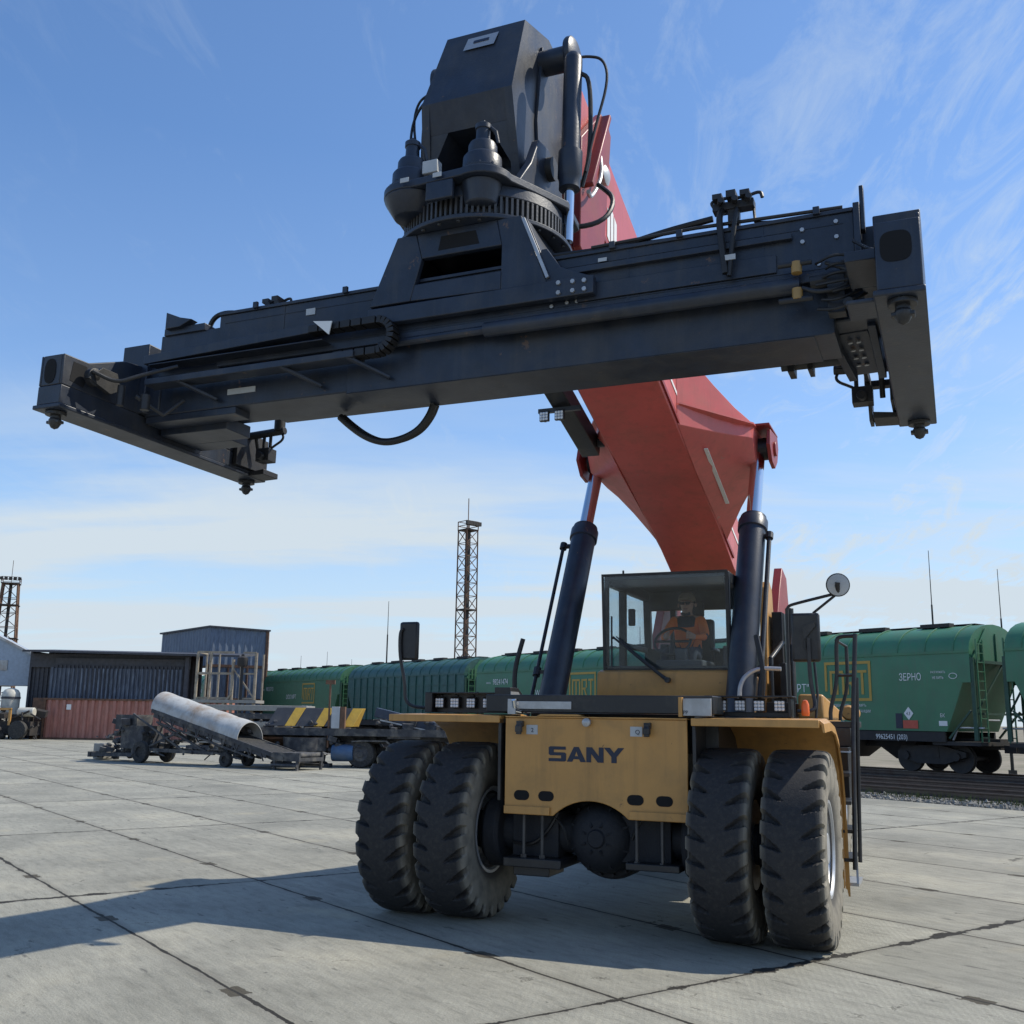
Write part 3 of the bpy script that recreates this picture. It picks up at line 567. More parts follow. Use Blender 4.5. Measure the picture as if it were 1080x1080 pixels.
# lift cylinders ----------------------------------------------------
for x in (-.96, 1.10):
    A = Vector((x, 1.18, 1.70)); B = Vector((x, 3.07, 5.13)); d = (B-A).normalized(); G = A+d*((4.17-A.z)/d.z)
    mb = MB(); ln = (G-A).length
    mb.lathe([(.10, -.1), (.15, 0), (.15, ln-.20), (.17, ln-.19), (.17, ln-.06), (.15, ln-.03), (.15, ln), (.10, ln+.001)], A, d, 32)
    o = mb.build('lift_cylinder', mBlack if x > 99 else mSpread, rs)
    mb = MB(); mb.lathe([(.085, 0), (.085, (B-G).length-.02)], G, d, 28); mb.build('rod', mChrome, o)
    mb = MB(); mb.tube([B+Vector((-.12, 0, 0)), B+Vector((.12, 0, 0))], .14, 20); mb.box(x-.09, x+.09, -.12, .12, -.22, -.02, M=Matrix.Translation((0, B.y, B.z))) if False else None; mb.build('rod_eye', mBlack, o)
    ox = .20 if x > 0 else -.23
    mb = MB(); p0 = A+d*.15+Vector((ox, -.03, 0)); p1 = G-d*.30+Vector((ox, -.03, 0)); mb.tube([p0, p1], .026 if x > 0 else .022, 10); mb.tube([p1+d*-.02, p1+d*.06], .045, 10)
    mb.tube([p1+d*.02, p1+d*.02+Vector((-ox*.6, .03, 0))], .03, 8)
    pm = A+d*.75+Vector((ox, -.03, 0)); mb.tube([pm-d*.05, pm+d*.05], .045, 8); mb.box(min(x, pm.x)-.0, max(x, pm.x)+.02, pm.y-.02, pm.y+.02, pm.z-.02, pm.z+.02)
    mb.build('pipe', mBlack, o)
    mb = MB(); mb.tube([A+Vector((ox*1.1, -.04, 1.0)), A+Vector((ox*1.5, -.1, .6)), A+Vector((ox*1.2, -.1, .2)), A+Vector((ox*.8, 0, .0))], .028, 8); build_each(mb, 'hose', mHose, o)

# cab ---------------------------------------------------------------
cx0, cx1, cy0, cy1, cz0, cz1 = -.46, .95, 1.70, 3.55, 2.38, 3.45
mb = MB()
mb.prism([(1.60, 2.02), (1.57, 2.10), (1.60, 2.36), (1.70, 2.385), (cy1, 2.385), (cy1, 2.02)], 'X', cx0-.05, cx1+.0)
cab = mb.build('cab', mOchre, rs, .02)
mb = MB(); f_ = .045
def post(x, y, xt, yt, w_=.06, m=mb): m.bar((x, y, cz0), (xt, yt, cz1), w_, w_, up=(0, 1, 0))
post(cx0+.02, cy0+.05, cx0+.02, cy0+.05, .05); post(cx1-.02, cy0+.05, cx1-.02, cy0+.05, .05); post(cx0+.04, cy1-.05, cx0+.04, cy1-.15, .09); post(cx1-.04, cy1-.05, cx1-.04, cy1-.15, .09)
post(cx0+.03, cy0+.65, cx0+.03, cy0+.65, .08); post(cx1-.03, cy0+.65, cx1-.03, cy0+.65, .08)
mb.box(cx0, cx1, cy0+.02, cy0+.12, cz1-.06, cz1); mb.box(cx0, cx1, cy1-.18, cy1-.08, cz1-.24, cz1)
mb.box(cx0, cx0+.08, cy0+.12, cy1-.18, cz1-.12, cz1); mb.box(cx1-.08, cx1, cy0+.12, cy1-.18, cz1-.12, cz1)
mb.box(cx0, cx1, cy0+.02, cy0+.08, cz0+.002, cz0+.05); mb.box(cx0, cx1, cy1-.14, cy1-.03, cz0+.002, cz0+.35)
mb.box(cx0+.08, cx1-.08, cy0+.12, cy0+.75, cz1-.05, cz1-.02)
mb.box(cx0, cx0+.05, cy0+.7, cy1-.1, cz0+.3, cz0+.36); mb.box(-.12, -.05, cy1-.16, cy1-.09, cz0+.35, cz1-.2)
mb.build('cab_frame', mBlack, cab, .008)
mb = MB(); mb.box(cx0-.01, cx1+.01, cy0+.75, cy1, cz1+.001, cz1+.04); mb.build('roof', mBlack, cab, .01)
mb = MB(); mb.tube([(cx0+.2, cy0+.1, cz1), (cx0+.2, cy0+.1, cz1+.06)], .012, 8); mb.build('antenna_stub', mBlack, cab)
def pane(name, pts, dx=0):
    mb = MB(); a = [Vector(p) for p in pts]; n = (a[1]-a[0]).cross(a[2]-a[0]).normalized()*.005
    mb.loft([[p-n for p in a], [p+n for p in a]]); return mb.build(name, mGlass, cab, shade=False)
pane('windscreen', [(cx0, cy0, cz0+.005), (cx1, cy0, cz0+.005), (cx1, cy0-.07, cz1-.005), (cx0, cy0-.07, cz1-.005)])
pane('side_window', [(cx0-.003, cy0+.03, cz0+.02), (cx0-.003, cy1-.1, cz0+.02), (cx0-.003, cy1-.16, cz1-.03), (cx0-.003, cy0+.03, cz1-.03)])
pane('side_window', [(cx1+.003, cy0+.03, cz0+.02), (cx1+.003, cy1-.1, cz0+.02), (cx1+.003, cy1-.16, cz1-.03), (cx1+.003, cy0+.03, cz1-.03)])
pane('rear_window', [(cx0+.1, cy1-.09, cz0+.36), (cx1-.1, cy1-.09, cz0+.36), (cx1-.1, cy1-.13, cz1-.25), (cx0+.1, cy1-.13, cz1-.25)])
mb = MB()
mb.box(cx0-.004, cx1+.004, cy0-.012, cy0-.006, cz1-.03, cz1); mb.box(cx0-.004, cx0+.025, cy0-.012, cy0-.006, cz0, cz1-.031); mb.box(cx1-.025, cx1+.004, cy0-.012, cy0-.006, cz0, cz1-.031); mb.box(cx0+.026, cx1-.026, cy0-.012, cy0-.006, cz0, cz0+.022)
mb.v = [(x, y-.07*(z-cz0)/(cz1-cz0), z) for x, y, z in mb.v]
mb.build('window_seal', mBlack, cab)
mb = MB(); mb.box(.10, .62, cy0+.13, cy0+.36, cz0+.01, cz0+.12); mb.box(.30, .42, cy0+.2, cy0+.32, cz0+.12, cz0+.25); mb.box(-.05, .05, cy0+.9, cy0+1.2, cz0, cz0+.35); mb.box(.75, .86, cy0+.6, cy0+1.3, cz0, cz0+.3); mb.box(-.36, -.28, cy0+.62, cy0+.68, cz0+.55, cz0+.75)
mb.build('console', mInterior, cab, .015)
mb = MB(); SXC = .24
mb.box(SXC-.26, SXC+.26, 2.60, 3.08, cz0+.02, cz0+.16); mb.box(SXC-.25, SXC+.25, 3.06, 3.20, cz0+.10, cz0+.68); mb.box(SXC-.13, SXC+.13, 3.08, 3.18, cz0+.70, cz0+.90); mb.box(SXC-.33, SXC-.27, 2.7, 3.1, cz0+.26, cz0+.32); mb.box(SXC+.27, SXC+.33, 2.7, 3.1, cz0+.26, cz0+.32)
mb.build('seat', mSeat, cab, .03)
mb = MB(); c_ = Vector((SXC-.07, 2.33, cz0+.36)); e1 = Vector((1, 0, 0)); e2 = Vector((0, .62, .78))
pts = [c_+(e1*math.cos(2*PI*i/28)+e2*math.sin(2*PI*i/28))*.21 for i in range(29)]
mb.tube(pts, .016, 8, cap=False); mb.tube([c_-e1*.2, c_+e1*.2], .015, 6); mb.tube([c_, c_+Vector((0, -.08, -.24))], .03, 8); mb.build('steering_wheel', mSeat, cab)
# wiper
mb = MB(); mb.tube([(.30, cy0-.17, 2.27), (.24, cy0-.15, 2.31), (-.33, cy0-.06, 2.74)], [.022, .02, .012], 8); mb.tube([(-.36, cy0-.03, 2.98), (-.36, cy0-.03, 2.42)], .012, 6); mb.tube([(-.36, cy0-.03, 2.74), (-.33, cy0-.045, 2.74)], .016, 6)
mb.lathe([(.03, 0), (.03, .07)], (.30, cy0-.185, 2.27), (0, 1, 0), 12); mb.tube([(.21, cy0-.12, 2.34), (-.30, cy0-.055, 2.75)], .008, 6); mb.build('wiper', mBlack, cab)

# rear body ---------------------------------------------------------
for sgn in (-1, 1):
    mb = MB(); xx = .07+sgn*.82
    mb.prism([(4.3, 1.87), (6.9, 1.87), (6.5, 3.2), (6.25, 3.95), (5.85, 4.05), (5.55, 3.7)], 'X', xx-.06, xx+.06)
    mb.build('boom_support', mBoomD, rs, .012)
mb = MB(); mb.box(-1.2, -.6, 3.9, 6.9, 1.5, 2.4); mb.box(1.05, 1.55, 5.2, 7.2, 1.70, 1.98); mb.box(-1.3, 1.45, 7.2, 8.3, .7, 2.0); mb.build('counterweight', mOchre, rs, .06)
mb = MB(); mb.prism([(2.6, 1.87), (3.4, 1.87), (3.5, 2.5), (3.3, 3.42), (3.12, 3.50), (3.02, 3.42)], 'X', 1.08, 1.17); mb.build('side_post', mOchre, rs, .01)
mb = MB(); mb.box(1.20, 1.32, 3.0, 3.6, 1.88, 3.12); mb.tube([(1.38, 3.2, 1.9), (1.38, 3.2, 3.18)], .05, 12); mb.box(1.33, 1.40, 2.6, 3.0, 1.88, 2.5); mb.tube([(1.47, 2.6, 1.9), (1.47, 2.6, 2.7), (1.44, 3.0, 2.9)], .022, 8)
mb.tube([(1.25, 2.5, 1.9), (1.25, 2.5, 2.55), (1.33, 2.9, 2.75)], .03, 8); mb.box(1.20, 1.46, 2.4, 3.1, 1.87, 2.06)
mb.build('exhaust_stack', mBlack, rs, .01)
mb = MB(); mb.prism([(2.7, 1.88), (5.4, 1.88), (5.4, 1.95), (2.75, 2.16)], 'X', 1.50, 1.78); mb.build('engine_hood', mOchre, rs, .03)
mb = MB(); mb.tube([(1.16, 1.0, 2.07), (1.17, 1.0, 2.2), (1.22, 1.05, 2.30), (1.34, 1.1, 2.37), (1.56, 1.1, 2.36)], .022, 10); mb.build('grab_handle', mAlu, rs)
mb = MB(); mb.lathe([(.06, 0), (.08, .03), (.08, .5), (.06, .53)], (2.10, 2.05, 1.95), (0, 1, 0), 24); mb.build('air_tank', mOchre, rs)
# platform, ladder, rails on the machine's outer side
mb = MB(); mb.box(1.25, 2.18, 1.35, 2.6, 1.80, 1.86); mb.box(1.8, 2.17, 1.34, 1.9, 1.62, 1.80); mb.box(1.8, 2.10, 1.75, 2.6, 1.1, 1.55); mb.build('platform', mBlack, rs, .006)
mb = MB(); LY = 1.42
rl = [((902, 665), (903, 893))]
mb.tube([(2.17, LY-.3, .50), (2.19, LY-.22, 1.3), (2.20, LY-.1, 1.9), (2.25, LY, 2.72)], .022, 10)
mb.tube([(2.17, LY+.3, .50), (2.19, LY+.3, 1.3), (2.22, LY+.3, 2.3)], .020, 10)
mb.tube([(2.25, LY, 2.70), (2.10, LY+.02, 2.70), (2.06, LY+.02, 2.66), (2.06, LY+.02, 2.25), (1.98, LY, 1.98), (1.98, LY, 1.87)], .020, 10)
mb.tube([(2.24, LY, 2.31), (2.06, LY+.02, 2.31)], .014, 8); mb.tube([(2.13, LY+.35, 2.62), (2.13, LY+.35, 2.2), (2.04, LY+.35, 1.95), (2.04, LY+.35, 1.87)], .018, 8)
mb.tube([(2.06, LY+.02, 2.66), (2.13, LY+.35, 2.62)], .014, 8)
lad = mb.build('ladder', mBlack, rs)
for z in (.56, .82, 1.08, 1.34, 1.58):
    mb = MB(); mb.box(1.93, 2.155, LY-.24, LY+.28, z, z+.035); mb.build('step', mBlack, lad, .004)
mb = MB(); mb.box(1.98, 2.19, LY-.2, LY+.25, .34, .37); mb.bar((1.99, LY-.2, .36), (2.0, LY-.1, .6), .02, .02); mb.bar((2.18, LY-.2, .36), (2.17, LY-.1, .6), .02, .02); build_each(mb, 'folding_step', mAlu, lad)
# mirrors
def mirror(x0, x1, y, z0, z1, nm='mirror'):
    mb = MB(); mb.box(x0, x1, y, y+.06, z0, z1); o = mb.build(nm, mBlack, rs, .025)
    mb = MB(); mb.box(x0+.02, x1-.02, y+.061, y+.065, z0+.03, z1-.03); mb.build('mirror_glass', mMirror, o); return o
mr = mirror(1.775, 2.03, .3, 2.385, 2.83)
mb = MB(); mb.prism([(1.89, 2.58), (1.99, 2.70), (1.99, 2.74), (1.88, 2.70)], 'Y', .27, .298); mb.tube([(1.90, .285, 2.70), (1.90, .285, 2.50)], .012, 8)
mb.tube([(1.93, .27, 2.6), (1.93, .27, 2.2), (1.98, .25, 1.98), (1.93, .2, 1.94), (1.82, .2, 1.94)], .018, 8)
mb.tube([(1.97, .30, 2.38), (1.99, .28, 2.1), (1.97, .25, 1.88)], .012, 8)
mb.tube([(1.735, .36, 1.90), (1.735, .36, 2.86), (1.75, .36, 2.90), (1.80, .36, 2.92), (2.20, .36, 3.01)], .014, 8); mb.tube([(1.97, .36, 2.83), (2.20, .36, 3.01)], .012, 8)
mb.build('mirror_arm', mBlack, mr)
mb = MB(); mb.lathe([(.105, 0), (.108, .01), (.10, .03), (.06, .05), (.001, .055)], (2.205, .33, 3.08), (-.25, .95, .1), 28); m2_ = mb.build('round_mirror', mBlack, rs)
mb = MB(); mb.lathe([(.098, 0), (.06, .008), (.001, .012)], (2.205, .328, 3.08), (.25, -.95, -.1), 28); mb.build('mirror_face', mGreyLbl, m2_)
mb = MB(); mb.tube([(2.20, .36, 3.0), (2.20, .31, 3.07), (2.205, .305, 3.1)], .022, 8); mb.build('clamp', mBlack, m2_)
ml = mirror(-2.22, -2.00, .15, 2.42, 2.82)
mb = MB(); mb.tube([(-2.17, .14, 2.75), (-2.20, .13, 2.70), (-2.19, .13, 2.45), (-2.13, .15, 2.2), (-2.12, .15, 1.95), (-1.85, .2, 1.93)], .018, 8); mb.build('mirror_arm', mBlack, ml)

# boom ----------------------------------------------------------------
SL = -.335
def zb(y): return 5.30+SL*(y-.9)
mb = MB(); hw = .45
ys = [-1.95, -.5, 1.2, 2.6, 3.9, 4.8, 5.9, 6.35]
hts = [1.02, 1.02, 1.05, 1.12, 1.05, .95, .70, .30]
dz = [0, 0, 0, 0, 0, -.09, -.05, .12]
rings = []
for y, h_, q in zip(ys, hts, dz):
    z0 = zb(y)+q; rings.append([(-hw, y, z0), (hw, y, z0), (hw, y, z0+h_), (-hw, y, z0+h_)])
mb.loft(rings)
boom = mb.build('boom', mBoom, rs, .012)
mb = MB()
for s_ in (-1, 1):
    for ya, yb in ((-1.9, 4.7),):
        a = Vector((s_*(hw+.012), ya, zb(ya)+.10)); b = Vector((s_*(hw+.012), yb, zb(yb)+.04)); mb.bar(a, b, .022, .05)
mb.bar((0, 4.6, zb(4.6)-.012), (0, 5.0, zb(5)-.10), .7, .02)
build_each(mb, 'edge_rib', mBoomD, boom, .003)
# front collar of the outer boom
mb = MB()
for s_ in (-1, 1):
    pr = [(-2.05, 5.62), (-1.70, 5.50), (-1.38, 5.95), (-1.18, 7.08), (-1.30, 7.16), (-1.48, 7.14), (-2.02, 6.62)]
    mb.prism(pr, 'X', s_*(hw+.014), s_*(hw+.08))
mb.prism([(-2.05, 5.62), (-1.70, 5.50), (-1.68, 5.56), (-2.02, 5.68)], 'X', -hw-.01, hw+.01)
mb.bar((hw+.10, -1.44, 7.12), (hw+.10, -1.95, 6.2), .12, .05); 
mb.build('boom_collar', mBoomD, boom, .01)
mb = MB(); mb.lathe([(.09, 0), (.09, .04), (.05, .06)], (hw+.08, -1.45, 6.55), (1, 0, 0), 16); mb.tube([(hw+.1, -1.6, 6.7), (hw+.16, -1.7, 6.4), (hw+.12, -1.9, 6.1), (hw+.2, -2.2, 6.0)], .018, 8); mb.build('hose_fitting', mAlu, boom)
# logo: white disc cut by diagonal bars
mb = MB(); cy_, cz_ = -.92, 6.30
for k_ in (-1, 0, 1):
    o_ = k_*.105
    mb.prism([(cy_+o_-.045, cz_-.17+abs(k_)*.04), (cy_+o_+.035, cz_-.21+abs(k_)*.04), (cy_+o_+.045, cz_+.17-abs(k_)*.05), (cy_+o_-.035, cz_+.21-abs(k_)*.05)], 'X', hw+.003, hw+.006)
mb.prism([(cy_-.10, cz_+.16), (cy_+.02, cz_+.24), (cy_+.04, cz_+.215), (cy_-.09, cz_+.13)], 'X', hw+.003, hw+.006)
mb.build('emblem', mWhite, boom, shade=False)
def sidebars(y0, y1, off, wd, m, nm, x=hw+.004):
    mb = MB(); mb.prism([(y0, zb(y0)+off), (y1, zb(y1)+off), (y1, zb(y1)+off+wd), (y0, zb(y0)+off+wd)], 'X', x, x+.003); return mb.build(nm, m, boom, shade=False)
text('SANY', .30, mWhite, boom, (hw+.004, -.55, 6.12), (R(90), -R(18.5), R(90)), 'boom_lettering', 1.4)
sidebars(1.0, 1.85, .35, .045, mWhite, 'white_stripe'); sidebars(3.55, 5.2, .40, .045, mWhite, 'white_stripe')
# cylinder wings
def wing(s_):
    root = [(1.55, zb(1.55)+.02), (2.4, zb(2.4)-.02), (4.25, zb(4.25)+.02), (4.0, zb(4.0)+.9), (2.7, zb(2.7)+1.10), (1.5, zb(1.5)+1.0)]
    def sect(x, t):
        tip = [(2.62, 5.16), (2.78, 4.93), (3.30, 4.90), (3.42, 5.20), (3.20, 5.36), (2.72, 5.34)]
        return [(x, a[0]*(1-t)+b[0]*t, a[1]*(1-t)+b[1]*t) for a, b in zip(root, tip)]
    cx = .07
    mb = MB(); xs = [(hw+.002, 0), (.56, .22), (.72, .52), (.88, .78), (1.0, .93), (1.04, 1.0)]
    mb.loft([sect(s_*x+(cx*t), t) for x, t in xs]); o = mb.build('cylinder_wing', mBoom, boom, .006)
    xc = 1.10 if s_ > 0 else -.96
    mb = MB()
    for dx in (-.17, .17):
        pr = [(2.80, 5.30), (2.72, 5.10), (2.88, 4.92), (3.10, 4.88), (3.30, 5.0), (3.42, 5.2), (3.36, 5.34)]
        mb.prism(pr, 'X', xc+dx-.022, xc+dx+.022)
    mb.box(xc-.19, xc+.19, 2.74, 3.40, 5.342, 5.37)
    mb.lathe([(.09, -.22), (.09, .22)], (xc, 3.07, 5.12), (1, 0, 0), 20)
    mb.build('cylinder_bracket', mBoomD, o, .006)
    # ledge plate under the front of the wing
    mb = MB(); a = hw+.03
    q = [(s_*a, 1.55, zb(1.55)+.26), (s_*1.06+cx, 2.58, 5.32), (s_*1.06+cx, 2.80, 5.335), (s_*a, 1.95, zb(1.95)+.28)]
    mb.loft([q, [(x, y, z+.02) for x, y, z in q]]); mb.build('ledge', mBoom, o)
    return o
wr = wing(1); wl = wing(-1)
mb = MB(); mb.bar((.640, 2.16, 4.955), (.644, 3.38, 4.545), .045, .012); mb.build('white_stripe', mWhite, boom)
# black hose box beside the boom
mb = MB(); a = Vector((-.72, .25, zb(.25)+.08)); b = Vector((-.72, 2.05, zb(2.05)+.13)); mb.bar(a, b, .22, .22); mb.bar((-.55, .4, zb(.4)+.1), (-.46, .4, zb(.4)+.1), .05, .1); mb.bar((-.6, 1.9, zb(1.9)+.1), (-.46, 1.9, zb(1.9)+.1), .05, .1)
hb = mb.build('hose_trough', mBlack, boom, .01)
for x, y in ((-.92, .95), (-.74, .95)): work_light(x, y, zb(.95)-.12, boom, .055)
for x in (.36, .55): work_light(x, .35, zb(.35)-.09, boom, .06)
mb = MB(); mb.bar((.2, .45, zb(.45)-.02), (.7, .45, zb(.45)-.02), .05, .05); mb.bar((-1.0, 1.0, zb(1)-.03), (-.5, 1.0, zb(1)-.03), .05, .05); mb.build('light_bar', mBlack, boom)

# boom head (dark telescopic nose) --------------------------------------
mb = MB(); hx0, hx1 = -.29, .375
prof = [(-2.92, 7.13), (-3.16, 6.42), (-2.95, 5.72), (-2.55, 5.62), (-2.1, 5.95), (-1.98, 6.40), (-1.0, 6.05), (-1.0, 6.85), (-1.9, 7.22), (-2.4, 7.30)]
# front face carries an arched recess: build body in three slabs across X so the recess is real
mb.prism(prof, 'X', hx0, hx0+.065); mb.prism(prof, 'X', hx1-.065, hx1)
sw = .065
prof2 = [(-2.92, 7.13), (-3.16, 6.42), (-3.08, 6.20), (-2.55, 6.20), (-2.1, 5.95), (-1.98, 6.40), (-1.0, 6.05), (-1.0, 6.85), (-1.9, 7.22), (-2.4, 7.30)]
mb.prism(prof2, 'X', hx0+.065, hx1-.065)
mb.prism([(-2.6, 5.63), (-2.35, 5.7), (-2.35, 6.2), (-2.6, 6.2)], 'X', hx0+.065, hx1-.065)
for s0, s1 in ((hx0+.065, hx0+.22), (hx1-.065, hx1-.22)):
    mb.add([(s0, -3.079, 6.199), (s1, -3.079, 6.199), (s0, -3.00, 5.90), (s0, -2.7, 5.90), (s0, -2.7, 6.199), (s1, -2.7, 6.199)], [(0, 1, 2), (5, 4, 3), (1, 5, 3, 2), (0, 4, 5, 1), (0, 2, 3, 4)])
mb.v = [(x-(.15*min(1, (7.13-z)/1.3) if x < 0 and y < -1.9 else 0), y, z) for x, y, z in mb.v]
head = mb.build('boom_head', mSpread, rs)
mb = MB(); mb.add([(-.09, -2.953, 7.06), (.17, -2.953, 7.06), (.15, -3.002, 6.93), (-.11, -3.002, 6.93)], [(0, 1, 2, 3)]); np_ = mb.build('name_plate', mAlu, head, shade=False)
mb = MB(); mb.add([(-.03, -2.968, 7.02), (.10, -2.968, 7.02), (.095, -2.98, 6.99), (-.035, -2.98, 6.99)], [(0, 1, 2, 3)]); np2 = mb.build('plate_marking', mInk, np_, shade=False); np2.location = (0, -.004, -.001)
mb = MB(); mb.tube([(-.52, -2.55, 6.98), (.66, -2.55, 6.98)], .10, 20); mb.lathe([(.15, 0), (.16, .02), (.16, .05), (.13, .07)], (.60, -2.55, 6.98), (1, 0, 0), 24); mb.lathe([(.15, 0), (.16, .02), (.16, .05)], (-.50, -2.55, 6.98), (-1, 0, 0), 24); mb.build('cross_shaft', mSpread, head, .004)
mb = MB()
for s_ in (-1, 1): mb.prism([(-2.60, 7.10), (-2.42, 7.10), (-2.44, 6.5), (-2.5, 5.9), (-2.62, 5.8), (-2.70, 6.4)], 'X', s_*.375, s_*.40)
build_each(mb, 'side_gusset', mSpread, head, .004)
# damping cylinder each side
for s_, x in ((1, .70), (-1, -.47)):
    A = Vector((x, -2.72, 6.82)); B = Vector((x, -2.83, 5.27)); d = (B-A).normalized()
    if s_ < 0: B = Vector((x, -2.6, 5.5)); d = (B-A).normalized()
    mb = MB(); mb.lathe([(.045, -.06), (.065, -.03), (.072, 0), (.072, .80), (.092, .81), (.092, 1.02), (.08, 1.04), (.08, 1.12), (.055, 1.13)] if s_ > 0 else [(.03, -.02), (.045, 0), (.045, .9), (.03, .95)], A if s_ > 0 else A+Vector((.08, .25, 0)), d, 22); o = mb.build('damping_cylinder', mSpread, head)
    mb = MB(); mb.lathe([(.038, 1.1), (.038, (B-A).length)], A if s_ > 0 else A+Vector((.1, .25, 0)), d, 16); mb.build('rod', mChrome, o)
    mb = MB(); mb.tube([A+Vector((.04*s_, 0, .02)), A+Vector((.10*s_, .05, .05)), A+Vector((.22*s_, .08, .02)), A+Vector((.26*s_, .08, -.18)), A+Vector((.16*s_, .03, -.6)), A+Vector((.10*s_, 0, -.95))], .011, 8)
    mb.tube([A+Vector((.06*s_, 0, -.12)), A+Vector((.13*s_, .03, -.16)), A+Vector((.13*s_, .03, -.8)), A+Vector((.06*s_, .03, -1.05))], .018, 8); build_each(mb, 'hose', mHose, o)
mb = MB(); mb.tube([(-.37, -2.9, 6.65), (-.46, -2.9, 6.67), (-.58, -2.9, 6.52), (-.58, -2.95, 6.25), (-.50, -3.0, 6.02)], .011, 8); mb.tube([(.42, -2.4, 5.8), (.55, -2.5, 5.55), (.85, -2.4, 5.6), (.88, -2.2, 5.9), (.7, -2.1, 6.1)], .02, 8); mb.tube([(-.5, -3.1, 6.0), (-.35, -3.15, 5.8), (-.2, -3.2, 5.7)], .014, 8); build_each(mb, 'hose', mHose, head)
mb = MB(); mb.lathe([(.09, 0), (.09, .05), (.06, .07), (.06, .12)], (.37, -2.80, 5.58), (1, 0, 0), 14); mb.box(.38, .45, -2.88, -2.72, 5.50, 5.54); mb.build('swivel_block', mAlu, head)

# SPREADER -----------------------------------------------------------------
SP = Vector((.06, -2.894, 3.946))
def bq(a): return a
sb = MB()
# spreader-local frame: x along, y back, z up, origin at the middle of the corner plane
sb.box(-2.05, 2.66, -.46, .46, .535, .93)                           # outer frame
sb.box(-2.05, 2.66, -.475, .475, .93, .955); sb.box(-2.03, 2.64, -.485, -.462, .505, .56)
sb.box(-.9, 2.52, -.40, .05, .19, .534); sb.box(-2.0, 2.3, .075, .42, .31, .533)
sb.box(-.9, 2.40, -.405, .055, .183, .19)
sb.box(-.2, 2.3, -.50, -.461, .80, .84); sb.box(.9, 2.2, -.478, -.461, .60, .72)
spm = sb.build('spreader', mSpread, rs, .012)
spm.location = SP; spm.rotation_euler = (-.0132, .0016, -.0094)
# telescopic beams
mb = MB(); mb.box(-2.80, -.88, -.385, .035, .205, .50); mb.box(-2.64, -2.04, -.44, .44, .50, .85); mb.box(-2.80, -2.641, -.40, .40, .24, .70)
mb.build('telescopic_beam', mSpread, spm, .01)
mb = MB(); mb.box(2.3, 2.80, -.34, .34, .42, .88); mb.box(2.38, 2.80, -.30, .0, .30, .419); mb.build('telescopic_beam', mSpread, spm, .01)
# slide ledges on the left half
mb = MB(); mb.bar((-2.60, -.56, .40), (-.72, -.56, .40), .13, .05); mb.box(-2.62, -.70, -.503, -.487, .375, .44)
mb.bar((-2.66, -.54, .60), (-1.05, -.54, .655), .10, .07); mb.box(-2.6, -1.0, -.60, -.46, .545, .555)
for x in (-2.3, -1.35, -.78): mb.bar((x, -.60, .385), (x+.25, -.42, .26), .05, .02)
mb.build('hose_tray', mSpread, spm, .004)
# energy chain: U of links
path = [(-1.12+.09*i, .64) for i in range(0, 6)]
xe, zc, rc = -.55, .525, .115
path += [(xe+rc*math.sin(a), zc+rc*math.cos(a)) for a in [PI*i/10 for i in range(11)]]
path += [(xe-.09*i, .41) for i in range(1, 5)]
mb = MB()
for (xa, za), (xb, zb2) in zip(path[:-1], path[1:]):
    v_ = Vector((xb-xa, 0, zb2-za)); 
    if v_.length < .01: continue
    mb.bar((xa, -.56, za), (xb-v_.x*.12, -.56, zb2-v_.z*.12), .10, .055, up=(0, 1, 0)) if False else mb.bar((xa, -.56, za), (xb-v_.x*.12, -.56, zb2-v_.z*.12), .10, .055)
mb.build('energy_chain', mHose, spm, .003)
mb = MB(); mb.prism([(-1.06, .68), (-.90, .66), (-.92, .56)], 'Y', -.64, -.632); mb.build('torn_sticker', mWhite, spm)
mb = MB(); mb.box(-1.98, -1.72, -.394, -.387, .30, .345) ; mb.build('label_plate', mGreyLbl, spm)
# long tube and clamps at right
mb = MB(); mb.tube([(.25, -.50, .485), (2.34, -.50, .485)], .052, 18); mb.tube([(-.6, -.46, .50), (.3, -.50, .487)], .03, 10); tb = mb.build('hydraulic_tube', mSpread, spm)
mb = MB(); mb.tube([(2.33, -.555, .44), (2.33, -.555, .37)], .032, 12); mb.tube([(2.33, -.555, .61), (2.33, -.555, .54)], .032, 12); build_each(mb, 'yellow_bump_stop', mYel, tb)
mb = MB()
for z in (.60, .37): mb.tube([(2.22, -.56, z), (2.42, -.56, z)], .018, 8)
mb.tube([(2.40, -.52, .48), (2.70, -.50, .50)], .04, 10); mb.tube([(2.36, -.56, .44), (2.45, -.60, .38), (2.6, -.58, .40), (2.7, -.52, .52)], .014, 8); mb.tube([(2.5, -.56, .58), (2.62, -.6, .5), (2.66, -.56, .36)], .014, 8)
mb.box(2.50, 2.60, -.55, -.46, .26, .50); mb.lathe([(.03, 0), (.03, .05)], (2.60, -.57, .55), (0, 1, 0), 10); mb.lathe([(.03, 0), (.03, .06)], (2.62, -.6, .30), (0, 1, 0), 10)
mb.build('valve_cluster', mAlu if False else mSpreadG, spm, .003)
mb = MB()
for x, z in ((2.36, .78), (2.36, .86), (2.56, .78), (2.56, .88), (2.45, .62), (1.9, .62), (.72, .60), (.83, .61), (.90, .61), (.72, .70), (.86, .70)): mb.lathe([(.014, 0), (.014, .012)], (x, -.474, z), (0, 1, 0), 6)
build_each(mb, 'bolt_head', mAlu, spm)
